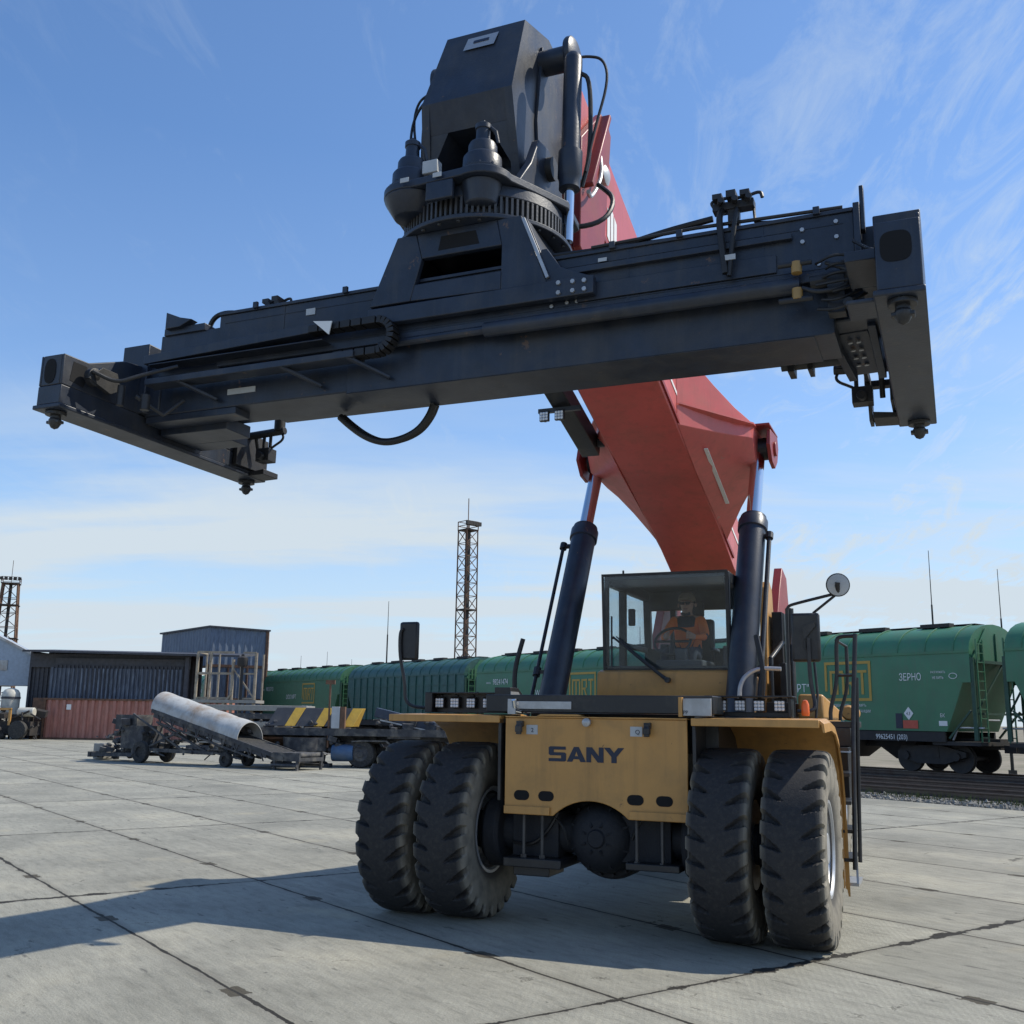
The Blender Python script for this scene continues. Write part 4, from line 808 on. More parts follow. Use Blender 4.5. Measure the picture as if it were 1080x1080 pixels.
# weld seams, tags and small fittings on the outer frame
mb = MB()
for x in (-1.45, 1.25, 2.12): mb.box(x-.006, x+.006, -.4635, -.4605, .57, .925)
for z in (.588, .862): mb.box(-2.0, 2.6, -.4640, -.4605, z, z+.007)
build_each(mb, 'weld_seam', mSpread, spm)
mb = MB(); mb.box(1.895, 1.965, -.548, -.542, .70, .735); mb.box(1.05, 1.11, -.482, -.4785, .86, .885); mb.box(-1.25, -1.17, -.466, -.4612, .82, .87); build_each(mb, 'white_tag', mGreyLbl, spm)
mb = MB(); mb.tube([(-1.95, -.30, .965), (-1.2, -.33, .985), (-.5, -.30, .97)], .012, 6); mb.tube([(-1.9, -.20, .97), (-1.3, -.16, 1.01), (-.6, -.18, .975)], .016, 6); mb.tube([(1.0, -.47, .975), (1.7, -.47, .99), (2.6, -.44, .98)], .012, 6); mb.tube([(2.66, -.52, .62), (2.75, -.62, .56), (2.80, -.75, .50), (2.80, -.9, .48)], .012, 6); mb.tube([(2.66, -.54, .70), (2.74, -.58, .62), (2.78, -.70, .55)], .010, 6); build_each(mb, 'cable', mHose, spm)
mb = MB()
for x in (-1.7, -.9, 1.15, 1.6, 2.45): mb.box(x-.02, x+.02, -.50, -.476, .935, .985)
build_each(mb, 'cable_clip', mSpread, spm, .003)
# end plates
mb = MB(); mb.box(2.662, 2.70, -.50, .30, .52, .97); mb.box(2.70, 2.725, -.47, -.40, .80, 1.09); mb.build('end_plate', mSpread, spm, .005)
mb = MB(); mb.prism([(-2.56, .88), (-2.42, .88), (-2.30, .93), (-2.42, .96), (-2.56, 1.02)], 'Y', -.50, -.42); mb.box(-2.60, -2.2, -.46, .3, .84, .90); mb.build('end_plate', mSpread, spm, .005)

def corner_prof(x, s_):
    pass
def end_beam(s_):
    mb = MB(); xo = s_*3.035; xi = s_*2.81; lo, hi = min(xo, xi), max(xo, xi)
    if s_ > 0:
        mb.box(lo, hi, -1.22, 1.22, .075, .455); mb.box(lo-.04, hi, -.5, .5, .456, .86)
        mb.box(lo-.02, hi+.01, -1.235, 1.235, .04, .074)
        mb.prism([(-1.18, .456), (-.6, .456), (-.5, .70), (-1.18, .50)], 'X', hi-.02, hi)
        mb.box(lo-.16, lo-.0, -1.16, -.92, .045, .07)
    else:
        mb.box(lo, hi, -1.22, 1.22, .075, .22); mb.box(lo, lo+.02, -1.22, 1.22, .221, .455)
        mb.prism([(-1.22, .221), (-.42, .221), (-.42, .62), (-.62, .60), (-.98, .46), (-1.22, .455)], 'X', hi-.02, hi)
        mb.prism([(.42, .221), (1.22, .221), (1.22, .45), (.95, .46), (.62, .60), (.42, .62)], 'X', hi-.02, hi)
        mb.box(lo+.021, hi-.021, -1.219, -1.19, .221, .455); mb.box(lo+.021, hi-.021, 1.19, 1.219, .221, .455); mb.box(lo+.021, hi-.021, -.99, -.96, .221, .455); mb.box(lo+.021, hi-.021, .96, .99, .221, .455)
        mb.box(lo+.021, hi-.021, -.95, .95, .43, .455); mb.box(lo-.02, hi+.02, -1.235, 1.235, .04, .074)
        mb.box(lo+.02, hi+.06, -.45, .45, .225, .80)
    o = mb.build('end_beam', mSpread, spm, .008)
    # flat near-black patches painting the shade of openings on the end beam
    def oval(cx, cz, a, b, e): return [(cx+a*math.copysign(abs(math.cos(t))**(2/e), math.cos(t)), cz+b*math.copysign(abs(math.sin(t))**(2/e), math.sin(t))) for t in [2*PI*i/32 for i in range(32)]]
    mb = MB()
    if s_ > 0:
        mb.prism(oval((lo+hi)/2-.01, .31, .078, .085, 3.2), 'Y', -1.2235, -1.2205)
    else:
        mb.prism(oval((lo+hi)/2-.01, .33, .055, .095, 2.4), 'Y', -1.2235, -1.2205)
        mb.prism([(-1.15, .27), (-1.02, .25), (-.98, .35), (-1.0, .42), (-1.13, .42)], 'X', hi+.0005, hi+.0025)
    mb.build('opening', mHole, o)
    for y in (-1.13, 1.13):
        mb = MB(); mb.lathe([(.001, -.092), (.026, -.08), (.046, -.045), (.046, -.02), (.038, -.012), (.038, .038)], (s_*2.927, y, 0), (0, 0, 1), 20); mb.lathe([(.075, .012), (.075, .039)], (s_*2.927, y, 0), (0, 0, 1), 20)
        mb.box(s_*2.927-.058, s_*2.927+.058, y-.03, y+.03, -.05, -.028)
        tw = mb.build('twistlock', mBlack, spm, .004)
    return o
eb = end_beam(1); el = end_beam(-1)
# guide arm clusters at the far corners, cameras, brackets
def corner_kit(sx_):
    mb = MB(); x0 = sx_*2.80; d_ = -sx_
    mb.tube([(x0, .92, .40), (x0+d_*.42, .92, .42)], .035, 10); mb.tube([(x0+d_*.10, .92, .42), (x0+d_*.10, 1.0, .2)], .02, 8)
    mb.box(min(x0, x0+d_*.04), max(x0, x0+d_*.04), .75, 1.2, .10, .42)
    mb.prism([(x0, .08), (x0+d_*.17, .10), (x0+d_*.17, .05), (x0, .045)], 'Y', .98, 1.2)
    mb.lathe([(.05, 0), (.05, .10)], (x0+d_*.36, .92, .42), (0, 0, 1), 14)
    mb.tube([(x0+d_*.38, .92, .42), (x0+d_*.42, .92, .34), (x0+d_*.30, .92, .28), (x0+d_*.22, .92, .22)], .012, 8)
    mb.box(min(x0+d_*.16, x0+d_*.30), max(x0+d_*.16, x0+d_*.30), .86, .98, .14, .26); mb.tube([(x0+d_*.20, .92, .26), (x0+d_*.20, .92, .40)], .016, 8); mb.tube([(x0+d_*.27, .92, .26), (x0+d_*.27, .92, .40)], .016, 8)
    mb.lathe([(.035, 0), (.035, .05)], (x0+d_*.23, .86, .18), (0, -1, 0), 12)
    return mb.build('sensor_bracket', mSpreadG, spm, .004)
corner_kit(1); corner_kit(-1)
mb = MB()
pr = [(2.50, .40), (2.80, .40), (2.80, .36), (2.74, .30), (2.74, .02), (2.66, -.06), (2.58, .0)]
mb.bar((2.46, -.2, .42), (2.56, .4, .28), .05, .30, up=(0, 0, 1)); mb.bar((2.72, -.2, .42), (2.74, .4, .28), .05, .30)
mb.bar((2.59, -.1, .30), (2.64, .42, .20), .20, .015)
mb.build('hinge_arm', mSpread, spm, .004)
mb = MB()
for i in range(4):
    for j in (0, 1): mb.box(2.555+j*.085, 2.61+j*.085, -.05+i*.11, .0+i*.11, .20, .30)
mb = MB()
for i in range(4):
    for j in (0, 1): mb.lathe([(.016, 0), (.016, .006)], (2.575+j*.05+i*.008, -.02+i*.10, .262-i*.017), (.1, .1, -1), 8)
build_each(mb, 'bright_hole_dot', mAlu, spm)  # pale discs stand in for the bright holes of a perforated plate
mb = MB(); X0, X1 = 2.60, 2.625
mb.prism([(.55, .36), (.80, .36), (.80, .27), (.62, .27)], 'X', X0, X1); mb.prism([(.80, .36), (1.16, .36), (1.16, .29), (.80, .29)], 'X', X0, X1); mb.prism([(1.09, .29), (1.16, .29), (1.18, .045), (1.10, .045)], 'X', X0, X1); mb.prism([(.90, .29), (.97, .29), (1.10, .12), (1.10, .045), (1.02, .045)], 'X', X0, X1)
mb.box(2.60, 2.80, 1.02, 1.10, .30, .345); mb.box(2.60, 2.80, .60, .66, .32, .355)
mb.build('latch_bracket', mSpreadG, spm, .003)
mb = MB()
for i in range(7):
    a = .12*i; mb.tube([(2.44+.03*(i % 3), -.54-.02*(i % 2), .30+a*.4), (2.56, -.60-.01*i, .26+a*.45), (2.68, -.57, .33+a*.35), (2.74, -.52, .38+a*.3)], .009, 6)
build_each(mb, 'thin_hose', mHose, spm)
mb = MB(); mb.tube([(2.1, .30, .28), (2.55, .30, .28)], .045, 12); mb.box(2.15, 2.19, .22, .38, .20, .31); mb.box(2.28, 2.31, .22, .38, .20, .31); mb.build('side_cylinder', mSpreadG, spm)
mb = MB(); mb.box(2.70, 2.79, -.62, -.45, .36, .50); mb.box(2.64, 2.80, -1.0, -.62, .36, .42); mb.build('corner_bracket', mSpread, spm, .004)
mb = MB(); mb.prism([(-1.08, .30), (-.95, .42), (-.80, .42), (-.75, .30), (-.85, .24)], 'X', -2.74, -2.70); mb.lathe([(.07, 0), (.07, .05), (.03, .06)], (-2.76, -1.0, .33), (1, 0, 0), 18); mb.tube([(-2.7, -1.05, .36), (-2.6, -.9, .30), (-2.5, -.8, .38), (-2.3, -.6, .5)], .016, 8); mb.lathe([(.035, 0), (.035, .12)], (-2.45, -.75, .12), (0, 0, 1), 12); mb.lathe([(.028, 0), (.028, .16)], (-2.60, -.85, .14), (0, 0, 1), 12)
mb.tube([(-2.5, -.8, .22), (-2.4, -.6, .12), (-2.3, -.5, .26)], .016, 8); mb.build('corner_mechanism', mSpreadG, spm, .003)
mb = MB(); mb.box(-2.78, -2.12, -.2, .1, .10, .20); mb.box(-2.78, -2.3, .10, .30, .10, .24); mb.box(-2.78, -1.9, -.38, -.2, .15, .204); build_each(mb, 'step_plate', mSpread, spm, .004)
# lamps and hose towers on top
def top_cluster(x, y, z0, z1, n_, wd):
    mb = MB(); mb.box(x-.035, x+.035, y-.03, y+.03, z0, z1); mb.box(x-wd, x+wd, y-.04, y+.04, z1, z1+.05)
    for i in range(n_):
        xx = x-wd+2*wd*(i+.5)/n_; mb.box(xx-.032, xx+.028, y-.10, y+.02, z1+.051, z1+.085+.012*(i % 2)); mb.lathe([(.016, 0), (.02, .01), (.02, .05)], (xx+.01, y-.06, z1+.03), (.3, -1, .1), 10)
    mb.tube([(x-wd, y, z1+.05), (x-wd-.02, y, z1+.09), (x-wd*.3, y, z1+.10), (x+wd*.5, y, z1+.08), (x+wd+.04, y, z1+.11), (x+wd+.05, y, z1+.06)], .012, 6)
    return mb.build('camera_mast', mSpreadG, spm, .003)
top_cluster(1.94, -.42, .955, 1.09, 3, .13); top_cluster(-1.87, -.0, .955, 1.12, 2, .09)
mb = MB(); mb.tube([(1.88, -.40, 1.12), (1.86, -.50, 1.05), (1.87, -.53, .9), (1.90, -.53, .62)], .022, 8); mb.tube([(1.95, -.40, 1.12), (1.97, -.50, 1.05), (1.96, -.53, .95), (1.92, -.53, .6)], .016, 8)
mb.tube([(2.06, -.40, 1.12), (2.07, -.42, 1.0), (2.08, -.45, .965), (2.3, -.4, .97)], .010, 6)
mb.tube([(1.80, -.4, 1.07), (1.5, -.4, 1.04), (1.2, -.38, 1.0), (1.0, -.36, .97)], .022, 8)
mb.tube([(.65, -.44, .975), (1.0, -.40, .985), (1.6, -.36, .985), (2.5, -.36, .98)], .022, 8)
mb.tube([(-2.3, -.3, .90), (-2.25, -.3, 1.02), (-2.1, -.3, 1.04), (-1.9, -.3, .98), (-1.6, -.2, .98), (-1.0, -.2, 1.0)], .02, 8)
mb.tube([(-1.6, -.1, .97), (-1.3, -.1, 1.02), (-.9, -.1, 1.02), (-.6, -.1, .98)], .025, 8)
build_each(mb, 'hose', mHose, spm)
mb = MB(); hp = [(-1.20, 0, .16), (-1.12, 0, .09), (-1.0, 0, 0), (-.88, 0, -.06), (-.76, 0, -.085), (-.62, 0, -.065), (-.50, 0, -.01), (-.42, 0, .09), (-.39, 0, .17)]
mb.tube(hp, .028, 12); mb.tube([(x, y+.05, z+.014) for x, y, z in hp], .022, 10); build_each(mb, 'hanging_hose', mHose, spm)

# pedestal (local to spreader)
mb = MB(); yf = -.53; y1_ = yf+.05; zt = 1.275
def plate(pts, ya=yf, yb=y1_): mb.prism(pts, 'Y', ya, yb)
plate([(-.66, .77), (-.33, .77), (-.25, 1.08), (-.30, zt), (-.455, zt)])
plate([(.37, .74), (.71, .74), (.51, zt), (.33, zt), (.37, 1.08)])
plate([(-.249, 1.08), (.369, 1.08), (.329, zt), (-.299, zt)])
plate([(-.329, .77), (.369, .75), (.369, .89), (-.30, .89)])
plate([(-.298, .891), (-.25, 1.079), (-.28, 1.079), (-.335, .891)], yf+.01, y1_-.01)
mb.box(-.66, 1.04, yf-.02, -.487, .62, .745); 
plate([(.60, .746), (1.03, .746), (.80, .85), (.70, 1.0), (.66, 1.0)], yf+.01, y1_-.01)

for s_ in (-1, 1):
    a, b = (-.66, -.44) if s_ < 0 else (.69, .50)
    mb.loft([[(a, yf+.051, .80), (a+.03, yf+.051, .80), (a+.03, .46, .80), (a, .46, .80)], [(b, yf+.051, zt), (b+.03, yf+.051, zt), (b+.03, .46, zt), (b, .46, zt)]])
mb.box(-.50, .50, .42, .46, .956, zt)
mb.lathe([(.45, zt+.001), (.655, zt+.001), (.655, zt+.035), (.45, zt+.035)], (0, 0, 0), (0, 0, 1), 56)
ped = mb.build('pedestal', mSpread, spm, .006)
mb = MB(); mb.bar((.715, yf-.004, .78), (.53, yf-.004, zt-.03), .022, .02, up=(0, 1, 0)); mb.build('edge_strip', mAlu, ped)
mb = MB(); mb.prism([(-.12, 1.12), (.20, 1.12), (.17, 1.225), (-.10, 1.225)], 'Y', yf-.002, yf-.0005); mb.build('slot', mHole, ped)
mb = MB()
for x, z in ((.80, .72), (.90, .715), (.98, .71), (.80, .65), (.90, .65), (.98, .65)): mb.lathe([(.016, 0), (.016, .014)], (x, yf-.034, z), (0, 1, 0), 6)
build_each(mb, 'bolt_head', mAlu, ped)
# slewing ring
mb = MB(); n = 96; ro, ri = .615, .575
vs = []; 
pr = []
for i in range(n):
    for q, r_ in ((0, ro), (.42, ro), (.5, ri), (.92, ri)):
        a = 2*PI*(i+q)/n; pr.append((r_*math.cos(a), r_*math.sin(a)))
mb.prism(pr, 'Z', 1.33, 1.46); mb.build('slewing_ring', mGear, spm, smooth=20)
mb = MB()
for i in range(26):
    a = 2*PI*i/26; mb.lathe([(.014, 1.262), (.014, 1.275)], (.62*math.cos(a), .62*math.sin(a), 0), (0, 0, 1), 6)
build_each(mb, 'ring_bolt', mGear, ped)
# rotator platform with two lobes
def hullshape():
    pts = []
    c1, c2 = (-.36, -.48), (.20, -.50); r_ = .22
    for i in range(13): a = R(190-100*0+i*(-0)+ (i*(100/12)))  ; pts.append((c1[0]+r_*math.cos(a), c1[1]+r_*math.sin(a)))
    for i in range(13): a = R(250+i*(110/12)); pts.append((c2[0]+r_*math.cos(a), c2[1]+r_*math.sin(a)))
    pts += [(.52, -.30), (.66, .0), (.62, .35), (.3, .55), (-.3, .55), (-.60, .30), (-.66, -.05)]
    return pts
mb = MB(); hp_ = hullshape(); mb.prism(hp_, 'Z', 1.56, 1.62)
mb.lathe([(.57, 1.461), (.61, 1.465), (.60, 1.559)], (0, 0, 0), (0, 0, 1), 48)
mb.lathe([(.13, 1.42), (.14, 1.425), (.205, 1.53), (.22, 1.559)], (-.36, -.48, 0), (0, 0, 1), 24); mb.lathe([(.08, 1.38), (.12, 1.40), (.15, 1.559)], (.20, -.52, 0), (0, 0, 1), 24); mb.box(-.15, .06, -.70, -.66, 1.42, 1.559)
# cheek plates up to the head
for x in (-.42, .42): mb.prism([(-.42, 1.621), (.50, 1.621), (.42, 1.95), (.12, 2.15), (-.08, 2.12), (-.22, 1.86)], 'X', x-.03, x+.03)
rp = mb.build('rotator_platform', mSpread, spm, .008)
mb = MB(); mb.tube([(-.5, .12, 1.98), (.5, .12, 1.98)], .09, 18); mb.build('tilt_pin', mSpreadG, rp)
mb = MB()
for x, y in ((-.30, -.735), (-.05, -.72)): mb.box(x-.035, x+.035, y-.004, y, 1.575, 1.61)
build_each(mb, 'marker_plate', mGreyLbl, rp, .002)
mb = MB(); mb.box(-.24, -.12, -.60, -.52, 1.70, 1.80); mb.tube([(-.18, -.56, 1.62), (-.18, -.56, 1.7)], .015, 8); mb.build('work_lamp', mGreyLbl, rp, .008)
for cx_, cy_ in ((-.38, -.50), (.20, -.52)):
    mb = MB(); prf = [(.15, 1.621), (.155, 1.66), (.14, 1.67), (.138, 1.76), (.128, 1.775), (.105, 1.79), (.103, 1.86), (.093, 1.88), (.06, 1.89), (.052, 1.93), (.05, 1.99), (.058, 1.995), (.058, 2.03), (.045, 2.04), (.012, 2.045), (.012, 2.07), (.001, 2.07)]
    mb.lathe(prf, (cx_, cy_, 0), (0, 0, 1), 36)
    mb.tube([(cx_+.06, cy_, 2.0), (cx_+.10, cy_, 1.96), (cx_+.11, cy_+.02, 1.88)], .014, 8)
    for i in range(10):
        a = 2*PI*i/10; mb.lathe([(.010, 1.66), (.010, 1.675)], (cx_+.147*math.cos(a), cy_+.147*math.sin(a), 0), (0, 0, 1), 6)
    mb.build('slewing_motor', mSpread, spm)
mb = MB(); mb.box(.70, .80, -.10, .06, .955, 1.10); mb.lathe([(.05, 0), (.05, .04)], (.80, -.02, 1.06), (1, 0, 0), 14); mb.build('cylinder_foot', mSpread, spm, .006)

# ------------------------------------------------------------------ driver
def driver():
    root_loc = (AX, AY, 0)
    base = Vector((.24, 2.80, cz0+.16))
    me = bpy.data.meshes.new('person'); vs = []; es = []; rad = []
    def v(p, r_):
        vs.append(p); rad.append(r_); return len(vs)-1
    pel = v((0, 0, .08), .15); ab = v((0, 0, .24), .135); ch = v((0, .01, .40), .16); nk = v((0, 0, .53), .065); hd0 = v((0, -.01, .60), .062); hd = v((0, -.02, .68), .098); hd2 = v((0, -.01, .74), .088)
    es += [(pel, ab), (ab, ch), (ch, nk), (nk, hd0), (hd0, hd), (hd, hd2)]
    fing = []
    for s_ in (-1, 1):
        sh = v((s_*.17, 0, .47), .072); el_ = v((s_*.25, -.16, .27), .052); wr_ = v((s_*.17, -.40, .25), .032); hn = v((s_*.15, -.46, .265), .036)
        es += [(ch, sh), (sh, el_), (el_, wr_), (wr_, hn)]
        for k in range(4):
            z_ = .235+k*.020; a = v((s_*.135, -.49, z_), .011); b = v((s_*.115, -.515, z_), .010); c = v((s_*.095, -.50, z_), .009); es += [(hn, a), (a, b), (b, c)]
        a = v((s_*.12, -.465, .31), .012); b = v((s_*.10, -.485, .315), .010); es += [(hn, a), (a, b)]
        hp = v((s_*.10, -.04, .05), .095); kn = v((s_*.14, -.44, .09), .075); an = v((s_*.14, -.50, -.14+.0), .05); ft = v((s_*.14, -.60, -.15), .04)
        es += [(pel, hp), (hp, kn), (kn, an), (an, ft)]
    me.from_pydata([Vector(p) for p in vs], es, [])
    o = bpy.data.objects.new('person', me); col.objects.link(o)
    sm = o.modifiers.new('skin', 'SKIN'); sm.use_smooth_shade = True
    for i, r_ in enumerate(rad): me.skin_vertices[0].data[i].radius = (r_, r_*(.85 if i in (1, 2) else 1))
    me.skin_vertices[0].data[pel].use_root = True
    ss = o.modifiers.new('sub', 'SUBSURF'); ss.levels = 1; ss.render_levels = 1
    dg = bpy.context.evaluated_depsgraph_get(); m2 = bpy.data.meshes.new_from_object(o.evaluated_get(dg))
    bpy.data.objects.remove(o)
    for m_ in (mNavy, mJacket, mSkin): m2.materials.append(m_)
    for p in m2.polygons:
        c = p.center
        if c.z > .52: k = 2
        elif c.y < -.415 and c.z > .16: k = 2
        elif c.z > .17 and (abs(c.x) > .055 or c.z < .33) and not (c.z > .40 and abs(c.x) < .07): k = 1
        else: k = 0
        if k == 1 and abs(c.x) > .20 and c.z > .33: k = 1
        if k == 1 and abs(c.x) > .19 and c.z < .30 and c.y > -.2: k = 0
        p.material_index = k
    m2.shade_smooth()
    o = bpy.data.objects.new('person', m2); col.objects.link(o)
    Mw = Matrix.Translation((AX, AY, 0))@Matrix.Rotation(-YAW, 4, 'Z')@Matrix.Translation(base)
    o.matrix_world = Mw
    tag(o, 'driver in orange and navy work jacket, tan cap and dark sunglasses at the wheel', 'person')
    # face, cap, glasses
    mb = MB(); mb.lathe([(.001, .115), (.06, .10), (.095, .06), (.104, .02), (.104, 0)], (0, -.01, .715), (0, 0, 1), 24); mb.prism([(-.08, -.095), (.08, -.095), (.055, -.175), (-.055, -.175)], 'Z', .722, .732); mb.build('cap', mCap, o)
    mb = MB()
    for s_ in (-1, 1): mb.prism([(s_*.008, .66), (s_*.055, .662), (s_*.068, .695), (s_*.01, .698)], 'Y', -.122, -.112)
    mb.box(-.012, .012, -.121, -.113, .685, .695)
    for s_ in (-1, 1): mb.tube([(s_*.068, -.114, .69), (s_*.098, -.02, .69)], .004, 6)
    mb.build('sunglasses', mHole, o)
    mb = MB(); mb.loft([[(-.010, -.108, .685), (.010, -.108, .685), (0, -.10, .69)], [(-.018, -.112, .640), (.018, -.112, .640), (0, -.142, .642)]]); mb.build('nose', mSkin, o)
    mb = MB(); mb.tube([(-.028, -.108, .612), (0, -.116, .610), (.028, -.108, .612)], .006, 6); mb.build('mouth', mat('lips', (.30, .12, .10), .6, bump=0), o)
    mb = MB()
    for s_ in (-1, 1): mb.lathe([(.001, 0), (.022, .004), (.026, .012), (.018, .02)], (s_*.094, -.01, .665), (s_, -.2, 0), 12)
    mb.build('ear', mSkin, o)
    mb = MB(); mb.tube([(-.05, -.085, .56), (0, -.11, .535), (.05, -.085, .56)], .018, 8); mb.build('collar', mNavy, o)
driver()

exec_bg = True
# ------------------------------------------------------------------ WAGONS
def stack_at(u, v=33.76): return uv(u, v, 0)
def hopper(u, label, bodym=mGreen, number='99625451', ribbed=False, right_detail=True, letter='ООО "МРТ"'):
    w_ = empty('hopper_wagon', stack_at(u), RAILROT, label, 'hopper wagon', 'green grain hopper wagons on the railway')
    HW = 1.6; L2 = 6.75
    # side sheet profile (y,z) : straight wall and arched roof
    def sec(x, t, HWx=HW):
        # t: 0 full ... lower width
        pts = [(x, -HWx, t), (x, -HWx-.01, 3.2), (x, -HWx, 4.25)]
        for i in range(1, 12):
            a = PI-PI*i/12; pts.append((x, HWx*math.cos(a), 4.25+.92*math.sin(a)))
        pts += [(x, HWx, 4.25), (x, HWx+.01, 3.2), (x, HWx, t)]
        return pts
    mb = MB(); xs = [(-L2, 3.9), (-L2+.25, 3.3), (-L2+.6, 2.4), (-L2+.95, 1.62), (L2-.95, 1.62), (L2-.6, 2.4), (L2-.25, 3.3), (L2, 3.9)]
    if ribbed: xs = [(-L2, 3.5), (-L2+.9, 1.62), (L2-.9, 1.62), (L2, 3.5)]
    mb.loft([sec(x, t) for x, t in xs])
    # roof seams
    for i in range(13):
        x = -6.2+12.4*i/12
        pts = [(x, HW*1.005*math.cos(PI-PI*j/14), 4.25+.94*math.sin(PI-PI*j/14)) for j in range(15)]
        mb.tube(pts, .022, 5)
    if ribbed:
        for i in range(15):
            x = -5.9+11.8*i/14
            for y in (-HW-.02, HW+.02): mb.box(x-.05, x+.05, y-.05, y+.05, 1.62, 4.2)
        for z in (2.3, 2.95, 3.6): mb.box(-5.9, 5.9, -HW-.035, -HW-.012, z, z+.05)
    mb.box(-L2, L2, -HW-.03, -HW-.011, 4.16, 4.24)
    body = mb.build('body', bodym, w_)
    # walkway and hatches on the roof
    mb = MB(); mb.box(-6.3, 6.3, -.30, .30, 5.19, 5.22)
    for i in range(9): x = -6+12*i/8; mb.box(x-.04, x+.04, -.35, .35, 5.12, 5.19)
    for i in range(5):
        x = -5.0+10*i/4; mb.box(x-.55, x+.55, -.62, -.32, 5.13, 5.26)
    mb.build('roof_walkway', mBogie, body)
    # end faces
    for s_ in (-1, 1):
        mb = MB(); xe = s_*(L2+.02)
        mb.loft([[(xe, -HW+.05, 3.92), (xe, HW-.05, 3.92), (xe+s_*.03, HW-.05, 3.92), (xe+s_*.03, -HW+.05, 3.92)], [(xe, -.6, 5.0), (xe, .6, 5.0), (xe+s_*.03, .6, 5.0), (xe+s_*.03, -.6, 5.0)]])
        for y in (-.9, .0, .9): mb.box(min(xe, xe+s_*.07), max(xe, xe+s_*.07), y-.05, y+.05, 3.9, 4.85-.35*abs(y))
        mb.build('end_panel', mGreen if bodym == mGreen2 else bodym, body)
        mb = MB(); xs_ = s_*L2
        mb.loft([[(xs_*.98, -HW+.1, 3.88), (xs_*.98, HW-.1, 3.88), (xs_*.965, HW-.1, 3.84), (xs_*.965, -HW+.1, 3.84)], [(s_*4.6, -HW+.5, 1.65), (s_*4.6, HW-.5, 1.65), (s_*4.5, HW-.5, 1.65), (s_*4.5, -HW+.5, 1.65)]])
        for y in (-HW+.06, HW-.06):
            mb.bar((s_*(L2+.05), y, 1.35), (s_*(L2+.05), y, 4.0), .13, .10); mb.bar((s_*(L2-.9), y, 1.4), (s_*(L2-.1), y, 2.3), .06, .06)
        mb.bar((s_*(L2+.05), -HW, 3.88), (s_*(L2+.05), HW, 3.88), .10, .10); mb.bar((s_*(L2+.05), -HW, 2.2), (s_*(L2+.05), HW, 2.2), .07, .07)
        mb.bar((s_*(L2+.05), -HW+.1, 2.2), (s_*(L2+.05), .3, 3.8), .05, .05)
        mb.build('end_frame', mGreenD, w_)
        # ladder
        mb = MB(); lx0 = s_*(L2+.14)
        for y in (-1.40, -1.0): mb.bar((lx0, y, 1.3), (lx0, y, 4.6), .04, .04)
        for k in range(11): mb.bar((lx0, -1.40, 1.45+.3*k), (lx0, -1.0, 1.45+.3*k), .03, .03)
        mb.build('ladder', mGreen, w_)
        mb = MB(); mb.tube([(s_*(L2+.1), -.9, 2.0), (s_*(L2+.1), -.2, 2.0)], .03, 6); mb.tube([(s_*(L2-.8), -1.5, 1.35), (s_*(L2-.6), -1.5, 1.75), (s_*(L2+.3), -1.5, 1.75)], .03, 6); mb.build('grab_rail', mAlu, w_)
        # bogie
        mb = MB()
        for y in (-1.0, 1.0):
            mb.prism([(s_*4.85-1.25, .95), (s_*4.85-1.25, .80), (s_*4.85-.5, .55), (s_*4.85+.5, .55), (s_*4.85+1.25, .80), (s_*4.85+1.25, .95), (s_*4.85+.4, 1.15), (s_*4.85-.4, 1.15)], 'Y', y-.08, y+.08)
        mb.box(s_*4.85-.3, s_*4.85+.3, -1.1, 1.1, .75, 1.1)
        for q in (-.925, .925):
            mb.tube([(s_*4.85+q, -.95, .735), (s_*4.85+q, .95, .735)], .09, 10)
            for y in (-1.10, 1.10): mb.lathe([(.14, 0), (.14, .1)], (s_*4.85+q, y-.05, .80), (0, 1, 0), 12)
        bg_ = mb.build('bogie', mBogie, w_)
        for q in (-.925, .925):
            for y in (-.80, .80):
                mb = MB(); mb.lathe([(.475, -.065), (.475, .05), (.50, .055), (.50, .075), (.40, .075), (.38, .02), (.16, .0), (.14, .09), (.001, .09)], (s_*4.85+q, y, .738), (0, 1 if y < 0 else -1, 0), 32); mb.build('wheel', mBogie, bg_)
        mb = MB(); mb.box(min(s_*6.9, s_*7.3), max(s_*6.9, s_*7.3), -.13, .13, .95, 1.2); mb.build('coupler', mBogie, w_)
    mb = MB(); mb.box(-5.7, 5.7, -HW+.02, -HW+.12, 1.28, 1.60); mb.box(-5.7, 5.7, HW-.12, HW-.02, 1.28, 1.60); mb.box(-L2-.1, L2+.1, -.25, .25, 1.05, 1.4); mb.box(-L2-.12, -5.2, -1.5, 1.5, 1.18, 1.30); mb.box(5.2, L2+.12, -1.5, 1.5, 1.18, 1.30)
    for x in (-3.4, -1.1, 1.1, 3.4): mb.loft([[(x-.9, -1.0, 1.3), (x+.9, -1.0, 1.3), (x+.9, 1.0, 1.3), (x-.9, 1.0, 1.3)], [(x-.25, -.5, .65), (x+.25, -.5, .65), (x+.25, .5, .65), (x-.25, .5, .65)]])
    mb.build('underframe', mBogie, w_)
    if not ribbed:
        yy = -HW-.022
        def T(s, size, x, z, m=mWhite, ws=.8): return text(s, size, m, body, (x, yy, z), (R(90), 0, 0), 'side_lettering', ws)
        # logo: square frame with letters
        lg = MB(); x0, x1, z0, z1 = 1.10, 3.05, 2.62, 4.02; t_ = .10
        lg.box(x0, x1, yy-.004, yy, z1-t_, z1); lg.box(x0, x0+t_, yy-.004, yy, z0+.35, z1-t_-.001); lg.box(x1-t_, x1, yy-.004, yy, z0, z1-t_-.001); lg.box(x0, x1-t_-.001, yy-.004, yy, z0, z0+t_)
